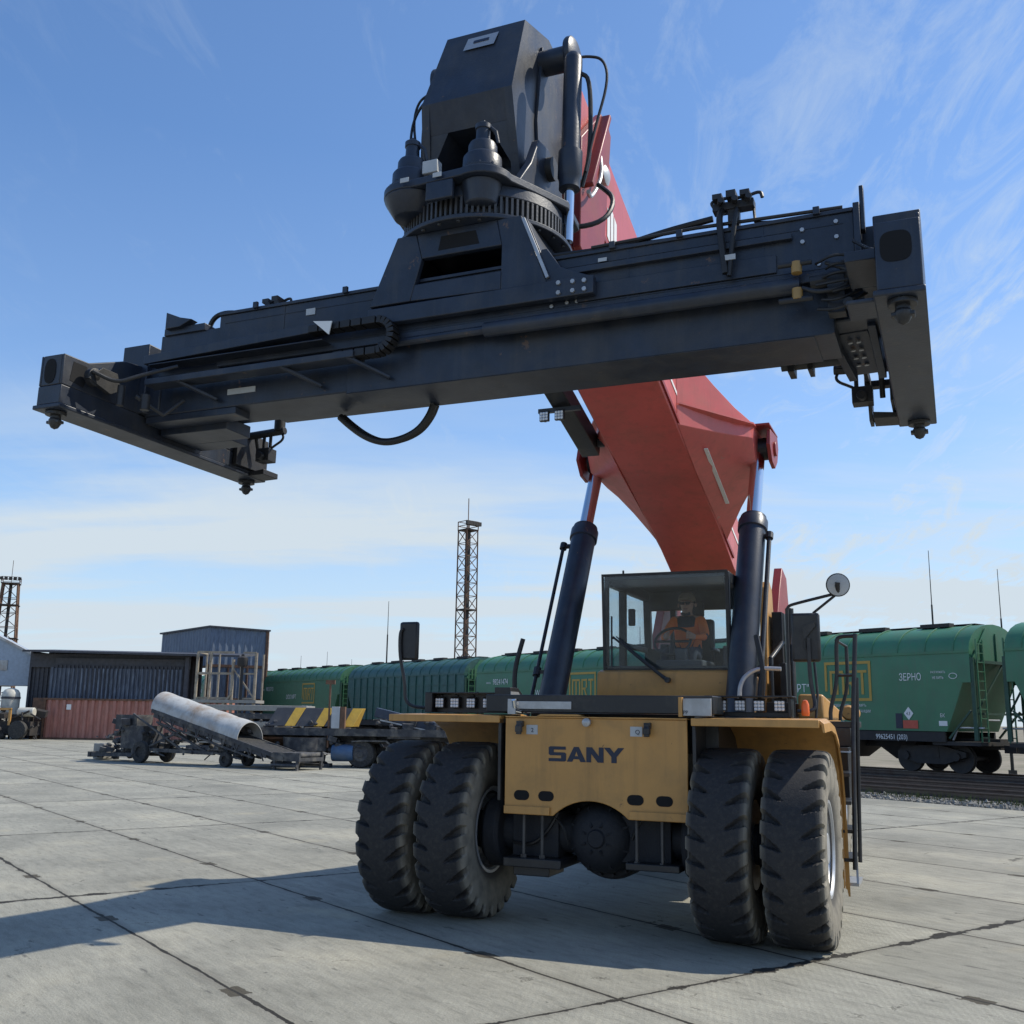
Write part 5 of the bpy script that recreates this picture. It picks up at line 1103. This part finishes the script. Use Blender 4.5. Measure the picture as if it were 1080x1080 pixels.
        def strip(pts):
            for p, q in zip(pts[:-1], pts[1:]):
                lg.box(min(p[0], q[0]), max(p[0], q[0])+t_, yy-.004-.0005*len(lg.f) % .003, yy, min(p[1], q[1]), max(p[1], q[1])+t_)
        # M
        lg.box(1.32, 1.42, yy-.004, yy, 2.85, 3.70); lg.box(1.42, 1.90, yy-.004, yy, 3.61, 3.70); lg.box(1.58, 1.68, yy-.004, yy, 2.85, 3.60); lg.box(1.84, 1.94, yy-.004, yy, 2.85, 3.60)
        # R
        lg.box(2.02, 2.12, yy-.004, yy, 2.85, 3.70); lg.box(2.125, 2.42, yy-.004, yy, 3.61, 3.70); lg.box(2.33, 2.42, yy-.004, yy, 3.30, 3.60); lg.box(2.125, 2.325, yy-.004, yy, 3.21, 3.30); lg.prism([(2.20, 3.205), (2.30, 3.205), (2.46, 2.85), (2.36, 2.85)], 'Y', yy-.004, yy)
        # T
        lg.box(2.50, 2.88, yy-.004, yy, 3.61, 3.70); lg.box(2.64, 2.74, yy-.004, yy, 2.85, 3.605)
        lg.build('company_emblem', mGold, body, shade=False)
        T(letter, .42, -1.55, 2.95, ws=.85)
        T('982'+number[3:], .42, -5.2, 3.55, ws=.8); T('масса', .16, -6.0+.2, 3.60)
        T('ЗЕРНО', .34, 4.15, 3.30, ws=.75) if right_detail else None
        for k, s_ in enumerate(('СОБСТВЕННОСТЬ ООО «МРТ»', 'РЕМОНТ ПРИПИСАН К СТАНЦИИ', 'ТЕЛ. 8-800', 'НЕ СПУСКАТЬ', 'ГРУЗ ЗЕРНО 70 Т', 'ОБЪЕМ 120 М')): T(s_, .13, 1.15, 2.42-.20*k, ws=.85)
        if right_detail:
            T('РАЗГРУЖАТЬ', .10, 5.55-.2, 3.52); T('НЕ БИТЬ', .12, 5.4, 3.33); 
            mb = MB(); mb.tube([(6.15+.14*math.cos(a), yy, 3.42+.09*math.sin(a)) for a in [2*PI*i/16 for i in range(17)]], .012, 4); mb.build('oval_mark', mWhite, body)
            mb = MB(); mb.prism([(4.45, 1.98), (4.63, 2.20), (4.45, 2.42), (4.27, 2.20)], 'Y', yy-.004, yy); d1 = mb.build('white_diamond', mWhite, body, shade=False); text('4.3', .16, mInk, d1, (4.36, yy-.006, 2.14), (R(90), 0, 0), 'mark', .8)
            mb = MB(); mb.box(4.22, 4.78, yy-.004, yy, 1.70, 1.97); mb.box(3.95, 4.20, yy-.004, yy, 1.70, 2.2, 1); mb.build('orange_placard', [mat('placard_red', (.55, .10, .06), .6), mInk], body, shade=False)
            mb = MB(); mb.box(5.55, 5.85, yy-.004, yy, 1.80, 1.96); mb.build('stencil_box', mWhite, body, shade=False); T('БК', .17, 5.6, 2.08)
            text(number+' (203)', .24, mWhite, w_, (3.1, -HW+.018-.002, 1.33), (R(90), 0, 0), 'sill_lettering', .8); text('130Н 8 Т  Н 2Ц   ТАРА 23,4', .10, mWhite, w_, (1.1, -HW+.018-.002, 1.48), (R(90), 0, 0), 'sill_lettering', .8)
    return w_
hopper(25.2, 'nearest full hopper wagon, right of the machine, with red placard and white diamond', number='99625451')
hopper(39.9, 'green hopper wagon seen behind the left lift cylinder, white number on its side', number='98241474', right_detail=False, letter='WWW.PFG')
hopper(54.6, 'dark green ribbed hopper wagon left of the central lattice mast', mGreen2, ribbed=True)
hopper(69.3, 'bright green hopper wagon behind the yellow and black striped blocks', mGreen3, number='99632713', right_detail=False, letter='ООО МРТ')
hopper(84.0, 'farthest hopper wagon, a green end showing between the two dark sheds', mGreen3, number='99610042', right_detail=False)
hopper(10.5, 'hopper wagon cut by the right edge of the photo', mGreen, number='99625469', right_detail=True)

# lightning rods on stands behind the wagons
def rod(x, y, h, label, r_=.06):
    mb = MB(); mb.tube([(0, 0, -.3), (0, 0, h*.45), (0, 0, h*.451), (0, 0, h*.75), (0, 0, h*.751), (0, 0, h)], [r_*1.4, r_*1.2, r_*.8, r_*.7, r_*.4, r_*.25], 8); mb.box(-.12, .12, -.12, .12, -.3, .1)
    o = mb.build('antenna_pole', mBogie); o.location = (x, y, 0); return tag(o, label, 'pole', 'thin antenna poles beyond the railway')
rod(16.4, 40.2, 8.55, 'tall thin pole rising above the nearest hopper wagon', .05)
rod(20.15, 42.5, 8.2, 'tall thin pole at the right edge of the photo', .05)
rod(-11.2, 95, 12.2, 'thin pole just left of the left mirror of the machine', .09)
rod(9.0, 72, 8.2, 'short thin pole between the left lift cylinder and the cab', .07)
for i, (x_, h_) in enumerate(((-29, 8.5), (-26.5, 9.6), (-24, 10.4), (-22.4, 10.1), (-19.5, 8.6), (-17.2, 9.2), (-15, 8.4), (-32, 8.8))):
    rod(x_*1.25, 118+i, h_, ('shortest far pole right of the tall blue shed', 'far pole over the middle of the bright green wagon', 'tallest far pole over the bright green wagon', 'far pole over the white letters of the bright green wagon', 'far pole over the gold emblem of the bright green wagon', 'far pole just left of the ladder of the bright green wagon', 'rightmost far pole, above the gap before the ribbed wagon', 'far pole touching the right edge of the tall blue shed')[i], .07)

# lattice masts ------------------------------------------------------------
def lattice(name, x, y, hw0, hw1, H, nseg, label, plats, m=mRust, r_=.06, rz_=.35):
    root = empty(name, (x, y, -.3), rz_, label, 'lattice mast', 'steel lattice floodlight masts')
    mb = MB()
    def c(k, t): s_ = hw0+(hw1-hw0)*t; return Vector((s_*(-1, 1, 1, -1)[k], s_*(-1, -1, 1, 1)[k], H*t))
    for k in range(4): mb.bar(c(k, 0), c(k, 1), r_*1.6, r_*1.6)
    for i in range(nseg):
        t0, t1 = i/nseg, (i+1)/nseg
        for k in range(4):
            k2 = (k+1) % 4
            mb.bar(c(k, t0), c(k2, t1), r_*.8, r_*.8) if i % 2 else mb.bar(c(k2, t0), c(k, t1), r_*.8, r_*.8)
            mb.bar(c(k, t1), c(k2, t1), r_*.7, r_*.7)
    mb.build('frame', m, root)
    mb = MB(); mb.bar((0, 0, 0), (0, 0, H), .30, .30); mb.build('core_pipe', mBogie, root)
    for t in plats:
        s_ = hw0+(hw1-hw0)*t+(.03 if hw0 < 1 else .18); z = H*t; mb = MB(); mb.box(-s_, s_, -s_, s_, z, z+.08)
        mb.build('platform', mBogie, root)
    mb = MB(); s_ = hw1+(.02 if hw0 < 1 else .15)
    for a, b in (((-s_, -s_), (s_, -s_)), ((s_, -s_), (s_, s_)), ((s_, s_), (-s_, s_)), ((-s_, s_), (-s_, -s_))):
        for z in (H+.35, H+.7): mb.bar((a[0], a[1], z), (b[0], b[1], z), .05, .05)
        mb.bar((a[0], a[1], H), (a[0], a[1], H+.7), .06, .06)
    mb.bar((0, 0, H), (0, 0, H+2.6), .05, .05); mb.build('railing', m, root)
    for k in range(5):
        mb = MB(); xx = -s_+2*s_*k/4; mb.box(xx-.16, xx+.16, -s_-.22, -s_-.02, H+.35, H+.66); mb.build('floodlight', mBogie, root)
    return root
lattice('lattice_mast', -3.42, 80, .60, .54, 16.5, 16, 'rust brown lattice mast standing alone at the centre of the skyline', (.36, .62, 1.0), rz_=.72)
lattice('lattice_mast', -54.3, 112, 1.5, .75, 15.6, 10, 'lattice floodlight mast above the pale roof at the left edge', (.35, .62, .85, 1.0), r_=.09)

# ------------------------------------------------------------------ sheds
def corrugated(mb, x0, x1, y, z0, z1, pitch=.28, dep=.05, axis='x', k=0):
    n = max(2, int((x1-x0)/pitch)); pts = []
    for i in range(n):
        a = x0+(x1-x0)*i/n; p = (x1-x0)/n
        pts += [(a, 0), (a+p*.35, 0), (a+p*.5, dep), (a+p*.85, dep)]
    pts.append((x1, 0))
    front = pts; back = [(x, .0-.06) for x, d in pts]
    vs = []; fs = []
    for (x, d) in front:
        P0 = (x, y-d, z0) if axis == 'x' else (y+d, x, z0); P1 = (x, y-d, z1) if axis == 'x' else (y+d, x, z1)
        vs += [P0, P1]
    for i in range(len(front)-1): fs.append((2*i, 2*i+2, 2*i+3, 2*i+1))
    mb.add(vs, fs, k); return mb
sh = empty('storage_shed', (-27, 72, 0), 0, 'long low dark corrugated shed with flat roof over the red container', 'shed')
mb = MB(); corrugated(mb, -6.1, 5.0, 3.0, 0, 6.12, .3); corrugated(mb, -6.1, -4.3, .6, 0, 5.7, .3, .08); mb.box(-6.1, 4.9, .35, .5, 4.8, 5.74); mb.box(-6.2, -6.05, .4, 3.2, 0, 5.9); corrugated(mb, -4.3, 4.6, .06, 2.72, 4.95, .27, .10); mb.box(-4.3, 4.6, .1, .3, 4.95, 5.45)
mb.build('wall', [mShedD], sh, shade=False)
mb = MB(); corrugated(mb, -4.32, 4.55, .0, 2.70, 4.75, .29, .12); mb.box(-4.5, -4.32, -.1, .1, 0, 4.8); mb.build('front_sheeting', mBlueC, sh, shade=False)
mb = MB(); mb.loft([[(-6.2, -.9, 5.78), (8.6, -.9, 5.62), (8.6, 4, 6.0), (-6.2, 4, 6.1)], [(-6.2, -.9, 5.92), (8.6, -.9, 5.76), (8.6, 4, 6.14), (-6.2, 4, 6.24)]]); mb.build('roof', mShedD, sh)
mb = MB(); mb.box(4.75, 5.0, -.3, .0, 0, 5.6); build_each(mb, 'frame_post', mShedD, sh)
# red container
rc_ = empty('shipping_container', (-27, 70.6, 0), 0, 'faded red corrugated shipping container on the ground under the shed front', 'container')
mb = MB(); corrugated(mb, -4.05, 8.0, 0, .12, 2.58, .47, .13); mb.box(-4.05, 8.0, .01, 2.4, .12, 2.6); mb.build('body', mRedC, rc_, shade=False)
mb = MB(); mb.box(-4.12, -3.98, -.16, .05, .0, 2.7); mb.box(7.95, 8.1, -.16, .05, 0, 2.7); mb.box(-4.0, 8.0, -.155, .0, 2.585, 2.7); mb.box(-4.0, 8.0, -.155, 0, .0, .115); mb.box(-4.9, -4.125, .0, 2.4, 0, 2.7); build_each(mb, 'corner_post', mRust, rc_)
mb = MB(); mb.box(-2.55, -2.25, -.17, -.145, 1.95, 2.3); mb.build('paper_notice', mWhite, rc_)
# pale house
hs = empty('workshop_house', (-37.6, 73.5, 0), 0, 'pale blue gabled building at the left edge above the white tank', 'building')
mb = MB(); mb.prism([(-4.4, 3.55), (4.3, 3.55), (4.4, 5.5), (0, 7.6), (-4.4, 5.5)], 'Y', 0, 1.6); mb.box(-6, 0.4, -.2, 1.4, 0, 3.4); mb.build('wall', mHouse, hs)
mb = MB(); mb.bar((4.6, -.08, 5.48), (0, -.08, 7.68), .16, .16, up=(0, 0, 1)); mb.bar((-4.6, -.08, 5.48), (0, -.08, 7.68), .16, .16, up=(0, 0, 1)); mb.build('roof_edge', mCanvas, hs)
mb = MB(); mb.box(1.3, 2.35, -.06, -.01, 4.6, 5.3); mb.build('window', mCanvas, hs)
mb = MB(); mb.box(.5, 1.0, .0, .3, 0, 3.55); mb.box(4.0, 4.25, .2, .5, 0, 3.55); mb.build('post', mShedD, hs)
# tank & machinery below
tk = empty('storage_tank', (-33.5, 70.8, 0), 0, 'cream domed tank under the pale building at the left edge', 'tank')
mb = MB(); mb.lathe([(.55, 1.4), (.58, 1.45), (.58, 2.8), (.55, 3.0), (.42, 3.2), (.2, 3.3), (.001, 3.32)], (0, 0, 0), (0, 0, 1), 28); mb.build('shell', mTank, tk)
mb = MB(); mb.lathe([(.61, 2.6), (.61, 2.75)], (0, 0, 0), (0, 0, 1), 28); mb.build('band', mShedD, tk); mb = MB()
for a in range(4): mb.bar((.5*math.cos(a*1.57+.7), .5*math.sin(a*1.57+.7), 0), (.5*math.cos(a*1.57+.7), .5*math.sin(a*1.57+.7), 1.45), .1, .1)
build_each(mb, 'leg', mShedD, tk)
def junk(mb, x0, x1, y0, y1, z0, z1, n, seed, smin=.08, smax=.4):
    q = random.Random(seed)
    for i in range(n):
        x, y, z = q.uniform(x0, x1), q.uniform(y0, y1), z0+(z1-z0)*q.random()**1.6; s_ = q.uniform(smin, smax)
        t = q.random()
        if t < .4:
            M_ = Matrix.Translation((x, y, z))@Euler((q.uniform(-.3, .3), q.uniform(-.3, .3), q.uniform(-1, 1))).to_matrix().to_4x4(); mb.box(-s_*.5, s_*.5, -s_*.4, s_*.4, -s_*.3, s_*.3, M=M_)
        elif t < .7: mb.tube([(x, y, z), (x+q.uniform(-1, 1)*s_*2, y+q.uniform(-.5, .5)*s_, z+q.uniform(-.5, .5)*s_*2)], s_*.10, 6)
        else: mb.lathe([(s_*.3, 0), (s_*.32, s_*.1), (s_*.32, s_*.4), (s_*.2, s_*.5)], (x, y, z), (q.uniform(-1, 1), q.uniform(-1, 1), q.uniform(0, 1)), 12)
lo = empty('wheel_loader', (-33.0, 69.0, 0), 0, 'dark loader with yellow frame parked in the shade below the cream tank', 'loader')
mb = MB(); mb.box(-3.2, 1.9, -.2, 1.6, .25, 1.15); mb.box(-1.8, -.9, -.1, .9, 1.15, 2.2); mb.box(.5, 1.6, -.1, .9, 1.15, 1.6); junk(mb, -3.4, 2.2, -.8, 1.2, .15, 1.9, 90, 4, .2, .7); mb.build('body', mBogie, lo)
mb = MB(); mb.bar((-.6, -.6, .9), (-.6, -.6, 1.9), .14, .14); mb.bar((.7, -.6, .9), (.7, -.6, 1.9), .14, .14); mb.bar((-.67, -.6, 1.93), (.77, -.6, 1.93), .14, .14); mb.build('yellow_frame', mOchre, lo)
for x in (-1.2, 1.3):
    mb = MB(); mb.lathe([(.3, 0), (.55, .02), (.6, .1), (.6, .3), (.55, .38), (.3, .4)], (x, -.8, .6), (0, 1, 0), 24); mb.build('wheel', mRub, lo)
mb = MB(); mb.lathe([(.26, 0), (.3, .05), (.3, 1.0), (.26, 1.05)], (1.0, -.1, 1.75), (1, 0, 0), 20); mb.build('fuel_drum', mTank, lo)
# tall shed
ts = empty('conveyor_tower_shed', (-22.5, 78, 0), 0, 'tall blue grey corrugated tower shed, its left wing raised above the low roof', 'shed')
# near corner at origin; left face runs back-left, right face runs back-right
def wall_between(mb, p, q, z0, z1a, z1b, pitch=.45, dep=.05):
    p = Vector(p); q = Vector(q); d = q-p; n = max(2, int(d.length/pitch)); nr = Vector((d.y, -d.x, 0)).normalized()
    vs = []; fs = []
    for i in range(n*2+1):
        t = i/(n*2); P_ = p+d*t+nr*(dep if i % 2 else 0); vs += [(P_.x, P_.y, z0), (P_.x, P_.y, z1a+(z1b-z1a)*t)]
    for i in range(n*2): fs.append((2*i, 2*i+2, 2*i+3, 2*i+1))
    mb.add(vs, fs)
mb = MB(); wall_between(mb, (0, 0, 0), (3.95, 1.6, 0), 0, 8.2, 8.05); wall_between(mb, (-5.4, 5.5, 0), (0, 0, 0), 5.3, 8.0, 8.2); wall_between(mb, (-.1, .15, 0), (0, 0, 0), 0, 5.3, 5.3)
wall_between(mb, (3.95, 1.6, 0), (-1.4, 7.1, 0), 0, 8.05, 8.0); mb.build('wall', mTall, ts, shade=False)
mb = MB(); q = [(-5.6, 5.4), (0, -.2), (4.2, 1.5), (-1.4, 7.3)]; mb.loft([[(x, y, z) for (x, y), z in zip(q, (8.0, 8.2, 8.05, 7.9))], [(x, y, z+.12) for (x, y), z in zip(q, (8.0, 8.2, 8.05, 7.9))]]); mb.build('roof', mShedD, ts)
mb = MB(); mb.bar((3.97, 1.55, 0), (3.97, 1.55, 8.05), .2, .2); mb.bar((0, -.05, 5.35), (3.95, 1.55, 5.35), .12, .2); mb.bar((-5.4, 5.4, 5.25), (0, -.1, 5.25), .3, .15)
for x in (.1, 1.4, 2.7): mb.bar((x, x*.4-.06, 0), (x, x*.4-.06, 5.3), .12, .12)
mb.bar((0, -.06, 2.9), (3.9, 1.5, 2.9), .1, .15); mb.build('frame', mRust, ts)
# scaffold stair tower
sc = empty('scaffold_tower', (-16.2, 60, 0), 0, 'rusty pipe scaffold frame in front of the tall blue shed', 'scaffold')
mb = MB()
for x in (-1.7, -.95, .35, 1.65):
    for y in (0, 1.8): mb.tube([(x, y, 0), (x, y, 5.3 if x != .35 else 4.9)], .09 if y == 0 else .06, 8)
for z in (2.7, 4.1, 5.3):
    mb.bar((-1.7, 0, z), (.35, 0, z), .09, .12); mb.bar((.9, 0, z), (1.65, 0, z), .08, .1); mb.bar((-1.7, 0, z), (-1.7, 1.8, z), .08, .1)
mb.bar((.35, 0, 4.4), (1.65, 0, 2.7), .08, .08); mb.bar((-1.2, -.1, .9), (.4, -.1, 3.0), .1, .1)
mb.build('pipe_frame', mPipe, sc)
mb = MB(); mb.box(-1.9, 1.8, -.2, 1.9, 2.45, 2.62); mb.build('deck', mConc, sc)
mb = MB(); mb.lathe([(.25, 0), (.3, .1), (.3, .5), (.1, .6)], (.9, -.1, 4.5), (0, 0, 1), 14); mb.bar((.9, -.1, 0), (.9, -.1, 5.2), .14, .14); mb.build('pulley_post', mBogie, sc)
# stacked timber / slabs behind
sk = empty('slab_stack', (-12.6, 50, 0), 0, 'stack of grey concrete beams on bearers behind the belt conveyor', 'stack')
for i in range(6):
    mb = MB(); mb.box(-2.6+.1*(i % 2), 3.3-.15*(i % 3), 0, 2.2, .1+i*.38, .1+i*.38+.26); mb.build('beam', mConc if i % 2 else mDusty, sk, .02)
mb = MB()
for i in range(6):
    for x in (-2.0, .3, 2.6): mb.box(x, x+.15, .1, 2.1, .001+i*.38, .098+i*.38)
build_each(mb, 'bearer', mWood, sk)

# ------------------------------------------------------------------ belt conveyor (foreground left)
A = Vector((-7.45, 36.6, 0)); B = Vector((-13.0, 39.9, 0)); dv = (B-A); ang = math.atan2(dv.y, dv.x); Lc = dv.length
cv_ = empty('belt_conveyor', tuple(A), ang, 'mobile belt conveyor with a weathered white hood over its upper part', 'conveyor')
def zc_(x): return .42+(x/Lc)*1.50
mb = MB()
for y in (-.62, .62):
    mb.bar((-.2, y, zc_(-.2)), (Lc, y, zc_(Lc)), .06, .14); mb.bar((1.2, y, zc_(1.2)-.34), (Lc-.3, y, zc_(Lc)-.42), .05, .06)
    n = 17
    for i in range(n):
        x = .9+(Lc-1.2)*i/(n-1); mb.bar((x, y, zc_(x)), (x+(.18 if i % 2 else -.18), y, zc_(x)-.36), .035, .035)
mb.bar((.6, -.60, zc_(.6)-.1), (Lc-.1, -.60, zc_(Lc-.1)-.12), .03, .20); mb.bar((.6, .60, zc_(.6)-.1), (Lc-.1, .60, zc_(Lc-.1)-.12), .03, .20)
mb.build('truss', mDusty, cv_)
mb = MB(); mb.loft([[(-.3, -.56, zc_(-.3)+.02), (-.3, .56, zc_(-.3)+.02), (-.3, .56, zc_(-.3)+.05), (-.3, -.56, zc_(-.3)+.05)], [(Lc, -.56, zc_(Lc)+.02), (Lc, .56, zc_(Lc)+.02), (Lc, .56, zc_(Lc)+.05), (Lc, -.56, zc_(Lc)+.05)]]); mb.build('belt', mRub, cv_)
mb = MB(); n = 40; rings = []
q = random.Random(5)
for i in range(n+1):
    x = 2.0+(Lc+.05-2.0)*i/n; z = zc_(x)+.04; r0 = .64+.008*math.sin(i*.7)+q.uniform(-.003, .003); sag = .0
    ringo = [(x, r0*math.cos(PI*j/16)*1.0, z+(r0*1.02)*math.sin(PI*j/16)) for j in range(17)]
    ringi = [(x, (r0-.02)*math.cos(PI*j/16), z+(r0-.02)*math.sin(PI*j/16)) for j in range(16, -1, -1)]
    rings.append(ringo+ringi)
mb.loft(rings); mb.build('hood', mCanvas, cv_)
mb = MB(); 
mb.box(-.9, .25, -.62, .62, .30, .42); mb.box(-.9, .3, -.62, -.55, .42, .58); mb.box(-.9, .3, .55, .62, .42, .58)
for x in (-.75, -.45, -.1): mb.tube([(x, -.6, .5), (x, .6, .5)], .09, 12)
mb.tube([(-.85, -.66, .16), (.3, -.66, .16)], .05, 8); mb.tube([(-.85, .66, .16), (.3, .66, .16)], .05, 8)
for x in (-.8, .2):
    for y in (-.6, .6): mb.bar((x, y, 0), (x, y, .32), .08, .08)
mb.bar((.3, -.5, .35), (1.6, -.5, .75), .05, .16); mb.bar((.3, .5, .35), (1.6, .5, .75), .05, .16)
mb.build('tail_section', mDusty, cv_)
mb = MB()
for y in (-.5, .5):
    mb.bar((3.2, y, .45), (7.2, y, .50), .10, .12); mb.bar((3.6, y, .5), (6.2, y, zc_(6.2)-.4), .07, .07); mb.bar((6.9, y, .5), (5.0, y, zc_(5.0)-.4), .07, .07); mb.bar((4.8, y, .5), (7.6, y, zc_(7.6)-.4), .06, .06); mb.bar((1.9, y, .3), (3.2, y, .47), .05, .06)
mb.build('support_frame', mDusty, cv_)
for x, y, r_ in ((2.55, -.62, .26), (2.55, .45, .26), (6.9, -.75, .40), (6.9, .50, .40)):
    mb = MB(); mb.lathe([(r_*.5, 0), (r_*.95, .01), (r_, .05), (r_, .16), (r_*.95, .20), (r_*.5, .21), (r_*.45, .14), (.001, .14)], (x, y, r_), (0, 1, 0), 24); mb.build('wheel', mRub, cv_)
mb = MB(); mb.box(7.0, 8.2, -.45, .5, .5, 1.35); mb.box(7.5, 8.7, -.35, .4, 1.2, 1.75); junk(mb, 6.8, 8.9, -.75, .6, .35, 1.5, 60, 8, .1, .42); mb.build('engine', mDusty, cv_)
mb = MB(); mb.bar((7.2, -.7, .28), (10.2, -.7, .22), .12, .14); mb.bar((7.2, .5, .28), (10.2, .3, .22), .12, .14); mb.bar((10.1, -.75, .22), (10.1, .4, .22), .14, .2); junk(mb, 8.8, 10.2, -.7, .3, .15, .95, 40, 12, .08, .35); mb.build('drawbar', mDusty, cv_)
mb = MB(); mb.box(9.9, 10.5, -.6, -.1, .02, .62); mb.build('stabiliser_block', mConc, cv_, .03)

# ------------------------------------------------------------------ flatbed trailer with striped blocks
fl_ = empty('flatbed_trailer', (-6.2, 39.4, 0), -.06, 'dusty flatbed trailer with tanks and dual wheels under the striped blocks', 'trailer')
mb = MB(); mb.box(-3.4, 5.2, -1.15, 1.15, 1.20, 1.34); mb.box(-3.4, 5.2, -1.2, -1.12, 1.12, 1.38); mb.box(-3.2, 5.0, -.5, -.35, .85, 1.2); mb.box(-3.2, 5.0, .35, .5, .85, 1.2); junk(mb, -1.6, 1.0, -1.1, -.4, .45, 1.15, 34, 21, .08, .3); mb.build('bed', mDusty, fl_)
for x in (.95, 4.2):
    for y in (-1.15, -.80, .5, .85):
        mb = MB(); mb.lathe([(.27, .0), (.46, .01), (.49, .05), (.49, .22), (.46, .27), (.27, .28), (.25, .20), (.24, .08), (.08, .07), (.07, .0), (.001, .0)], (x, y, .49), (0, 1, 0), 32); mb.build('wheel', mRub if True else mRim, fl_)
    mb = MB(); mb.lathe([(.27, .001), (.255, .012), (.235, .003), (.13, .006), (.11, .04), (.001, .045)], (x, -1.15, .49), (0, -1, 0), 28); mb.build('rim', mDusty, fl_)
mb = MB(); mb.lathe([(.28, 0), (.30, .03), (.30, .75), (.28, .78)], (-.1, -1.0, .52), (1, 0, 0), 24); mb.lathe([(.22, 0), (.24, .02), (.24, .5), (.22, .52)], (-.75, -1.0, .35), (0, 0, 1), 18); mb.build('air_tank', mBlue, fl_)
mb = MB(); mb.prism([(.60, .95), (1.0, .98), (1.9, .98), (2.2, .7), (2.16, .68), (1.86, .93), (1.0, .93), (.62, .9)], 'Y', -1.2, -.6); mb.box(1.9, 3.1, -1.15, -.5, 1.05, 1.19); mb.build('mudguard', mDusty, fl_)
mb = MB(); mb.box(-.15, .15, -1.22, -1.0, 1.38, 2.15); mb.build('cabinet', mGreyLbl, fl_, .01)
mb = MB(); mb.box(.16, .34, -1.2, -1.0, 1.38, 2.15); mb.bar((-.25, -1.15, .7), (-.25, -1.15, 3.0), .06, .06); mb.box(-.42, -.08, -1.2, -1.1, 2.95, 3.1); mb.build('post', mRust, fl_)
BL = ((-1.95, 1), (-.75, 1), (.45, 1))
bpos = [(-1.87, 'left of the three striped wedge blocks, nearest the conveyor hood'), (-.80, 'middle one of the three striped wedge blocks on the trailer'), (.27, 'right one of the three striped wedge blocks, beside the blue chute')]
def stripe_block():
    r_ = empty('wedge_block', (0, 0, 0), -.06, bpos[0][1], 'block', 'black and yellow striped wedge blocks on the trailer')
    prof = lambda a, b: None
    lean = .28
    def seg(x0, x1, m, nm, e=0):
        mb = MB(); z0, z1 = 0, .66
        bot = [(x0-lean*.5, -.6-e), (x1-lean*.5, -.6-e), (x1-lean*.5, .5), (x0-lean*.5, .5)]; top = [(x0+lean*.5, -.22-e), (x1+lean*.5, -.22-e), (x1+lean*.5, .3), (x0+lean*.5, .3)]
        mb.loft([[(x, y, z0) for x, y in bot], [(x, y, z1) for x, y in top]]); return mb.build(nm, m, r_, .01)
    seg(-.60, .08, mStripeK, 'black_panel'); seg(.082, .46, mStripeY, 'yellow_panel', .004)
    mb = MB(); mb.box(-.35, .25, -.72, .4, -.10, -.03); mb.build('plank', mWood, r_, .01)
    return r_
p0 = stripe_block(); M0 = Matrix.Translation((-6.2, 39.4, 0))@Matrix.Rotation(-.06, 4, 'Z')
for i, (x, lb) in enumerate(bpos):
    o = p0 if i == 0 else copy_tree(p0); o.location = M0@Vector((x, -.35, 1.44)); o['label'] = lb
ch_ = empty('chute', tuple(M0@Vector((1.3, -.2, 1.36))), -.06, 'dark blue metal chute lying aslant right of the striped blocks', 'chute')
mb = MB(); mb.bar((0, 0, .62), (2.2, 0, .12), .5, .34); mb.build('duct', mat('dull_navy_paint', (.03, .045, .075), .5, dirt=DUST, damt=.3), ch_, .02)
mb = MB(); mb.bar((.2, -.28, .34), (1.9, -.28, .0), .05, .05); mb.build('edge_rail', mAlu, ch_)
# more gear on and around the trailer
mb = MB(); junk(mb, -3.2, -.4, -1.0, .9, 1.36, 1.62, 40, 77, .08, .30); junk(mb, 1.2, 4.6, -.9, .9, 1.36, 1.75, 46, 78, .1, .4); junk(mb, -3.2, 3.2, -1.1, .4, .35, 1.15, 90, 79, .1, .38); mb.build('loose_fittings', mDusty, fl_)['kind'] = 'stuff'
mb = MB()
for i in range(5): mb.tube([(-3.1, -.9+.16*i, 1.0-.06*i), (-.6, -.9+.16*i, 1.0-.06*i)], .05, 8)
build_each(mb, 'pipe', mRust, fl_)
mb = MB(); junk(mb, 2.2, 6.6, -.7, .6, .35, 1.25, 80, 91, .08, .30); mb.build('drive_parts', mDusty, cv_)
# round hopper basin
bs = MB(); bs.lathe([(.78, 0), (.82, .02), (.84, .50), (.80, .50), (.78, .06)], (0, 0, 0), (0, 0, 1), 32); bso = bs.build('ring_basin', mDusty); bso.location = (-7.35, 38.6, .55); tag(bso, 'grey round metal basin just behind the low end of the conveyor', 'basin')
bs = MB(); junk(bs, -1.0, .9, -.4, .5, 0, .5, 26, 31, .15, .45); bs.box(-1.0, .9, -.3, .5, 0, .12); bso2 = bs.build('scrap_base', mDusty); bso2.location = (-7.35, 38.6, 0.0); tag(bso2, 'heap of dusty scrap parts under the round basin', 'scrap heap')
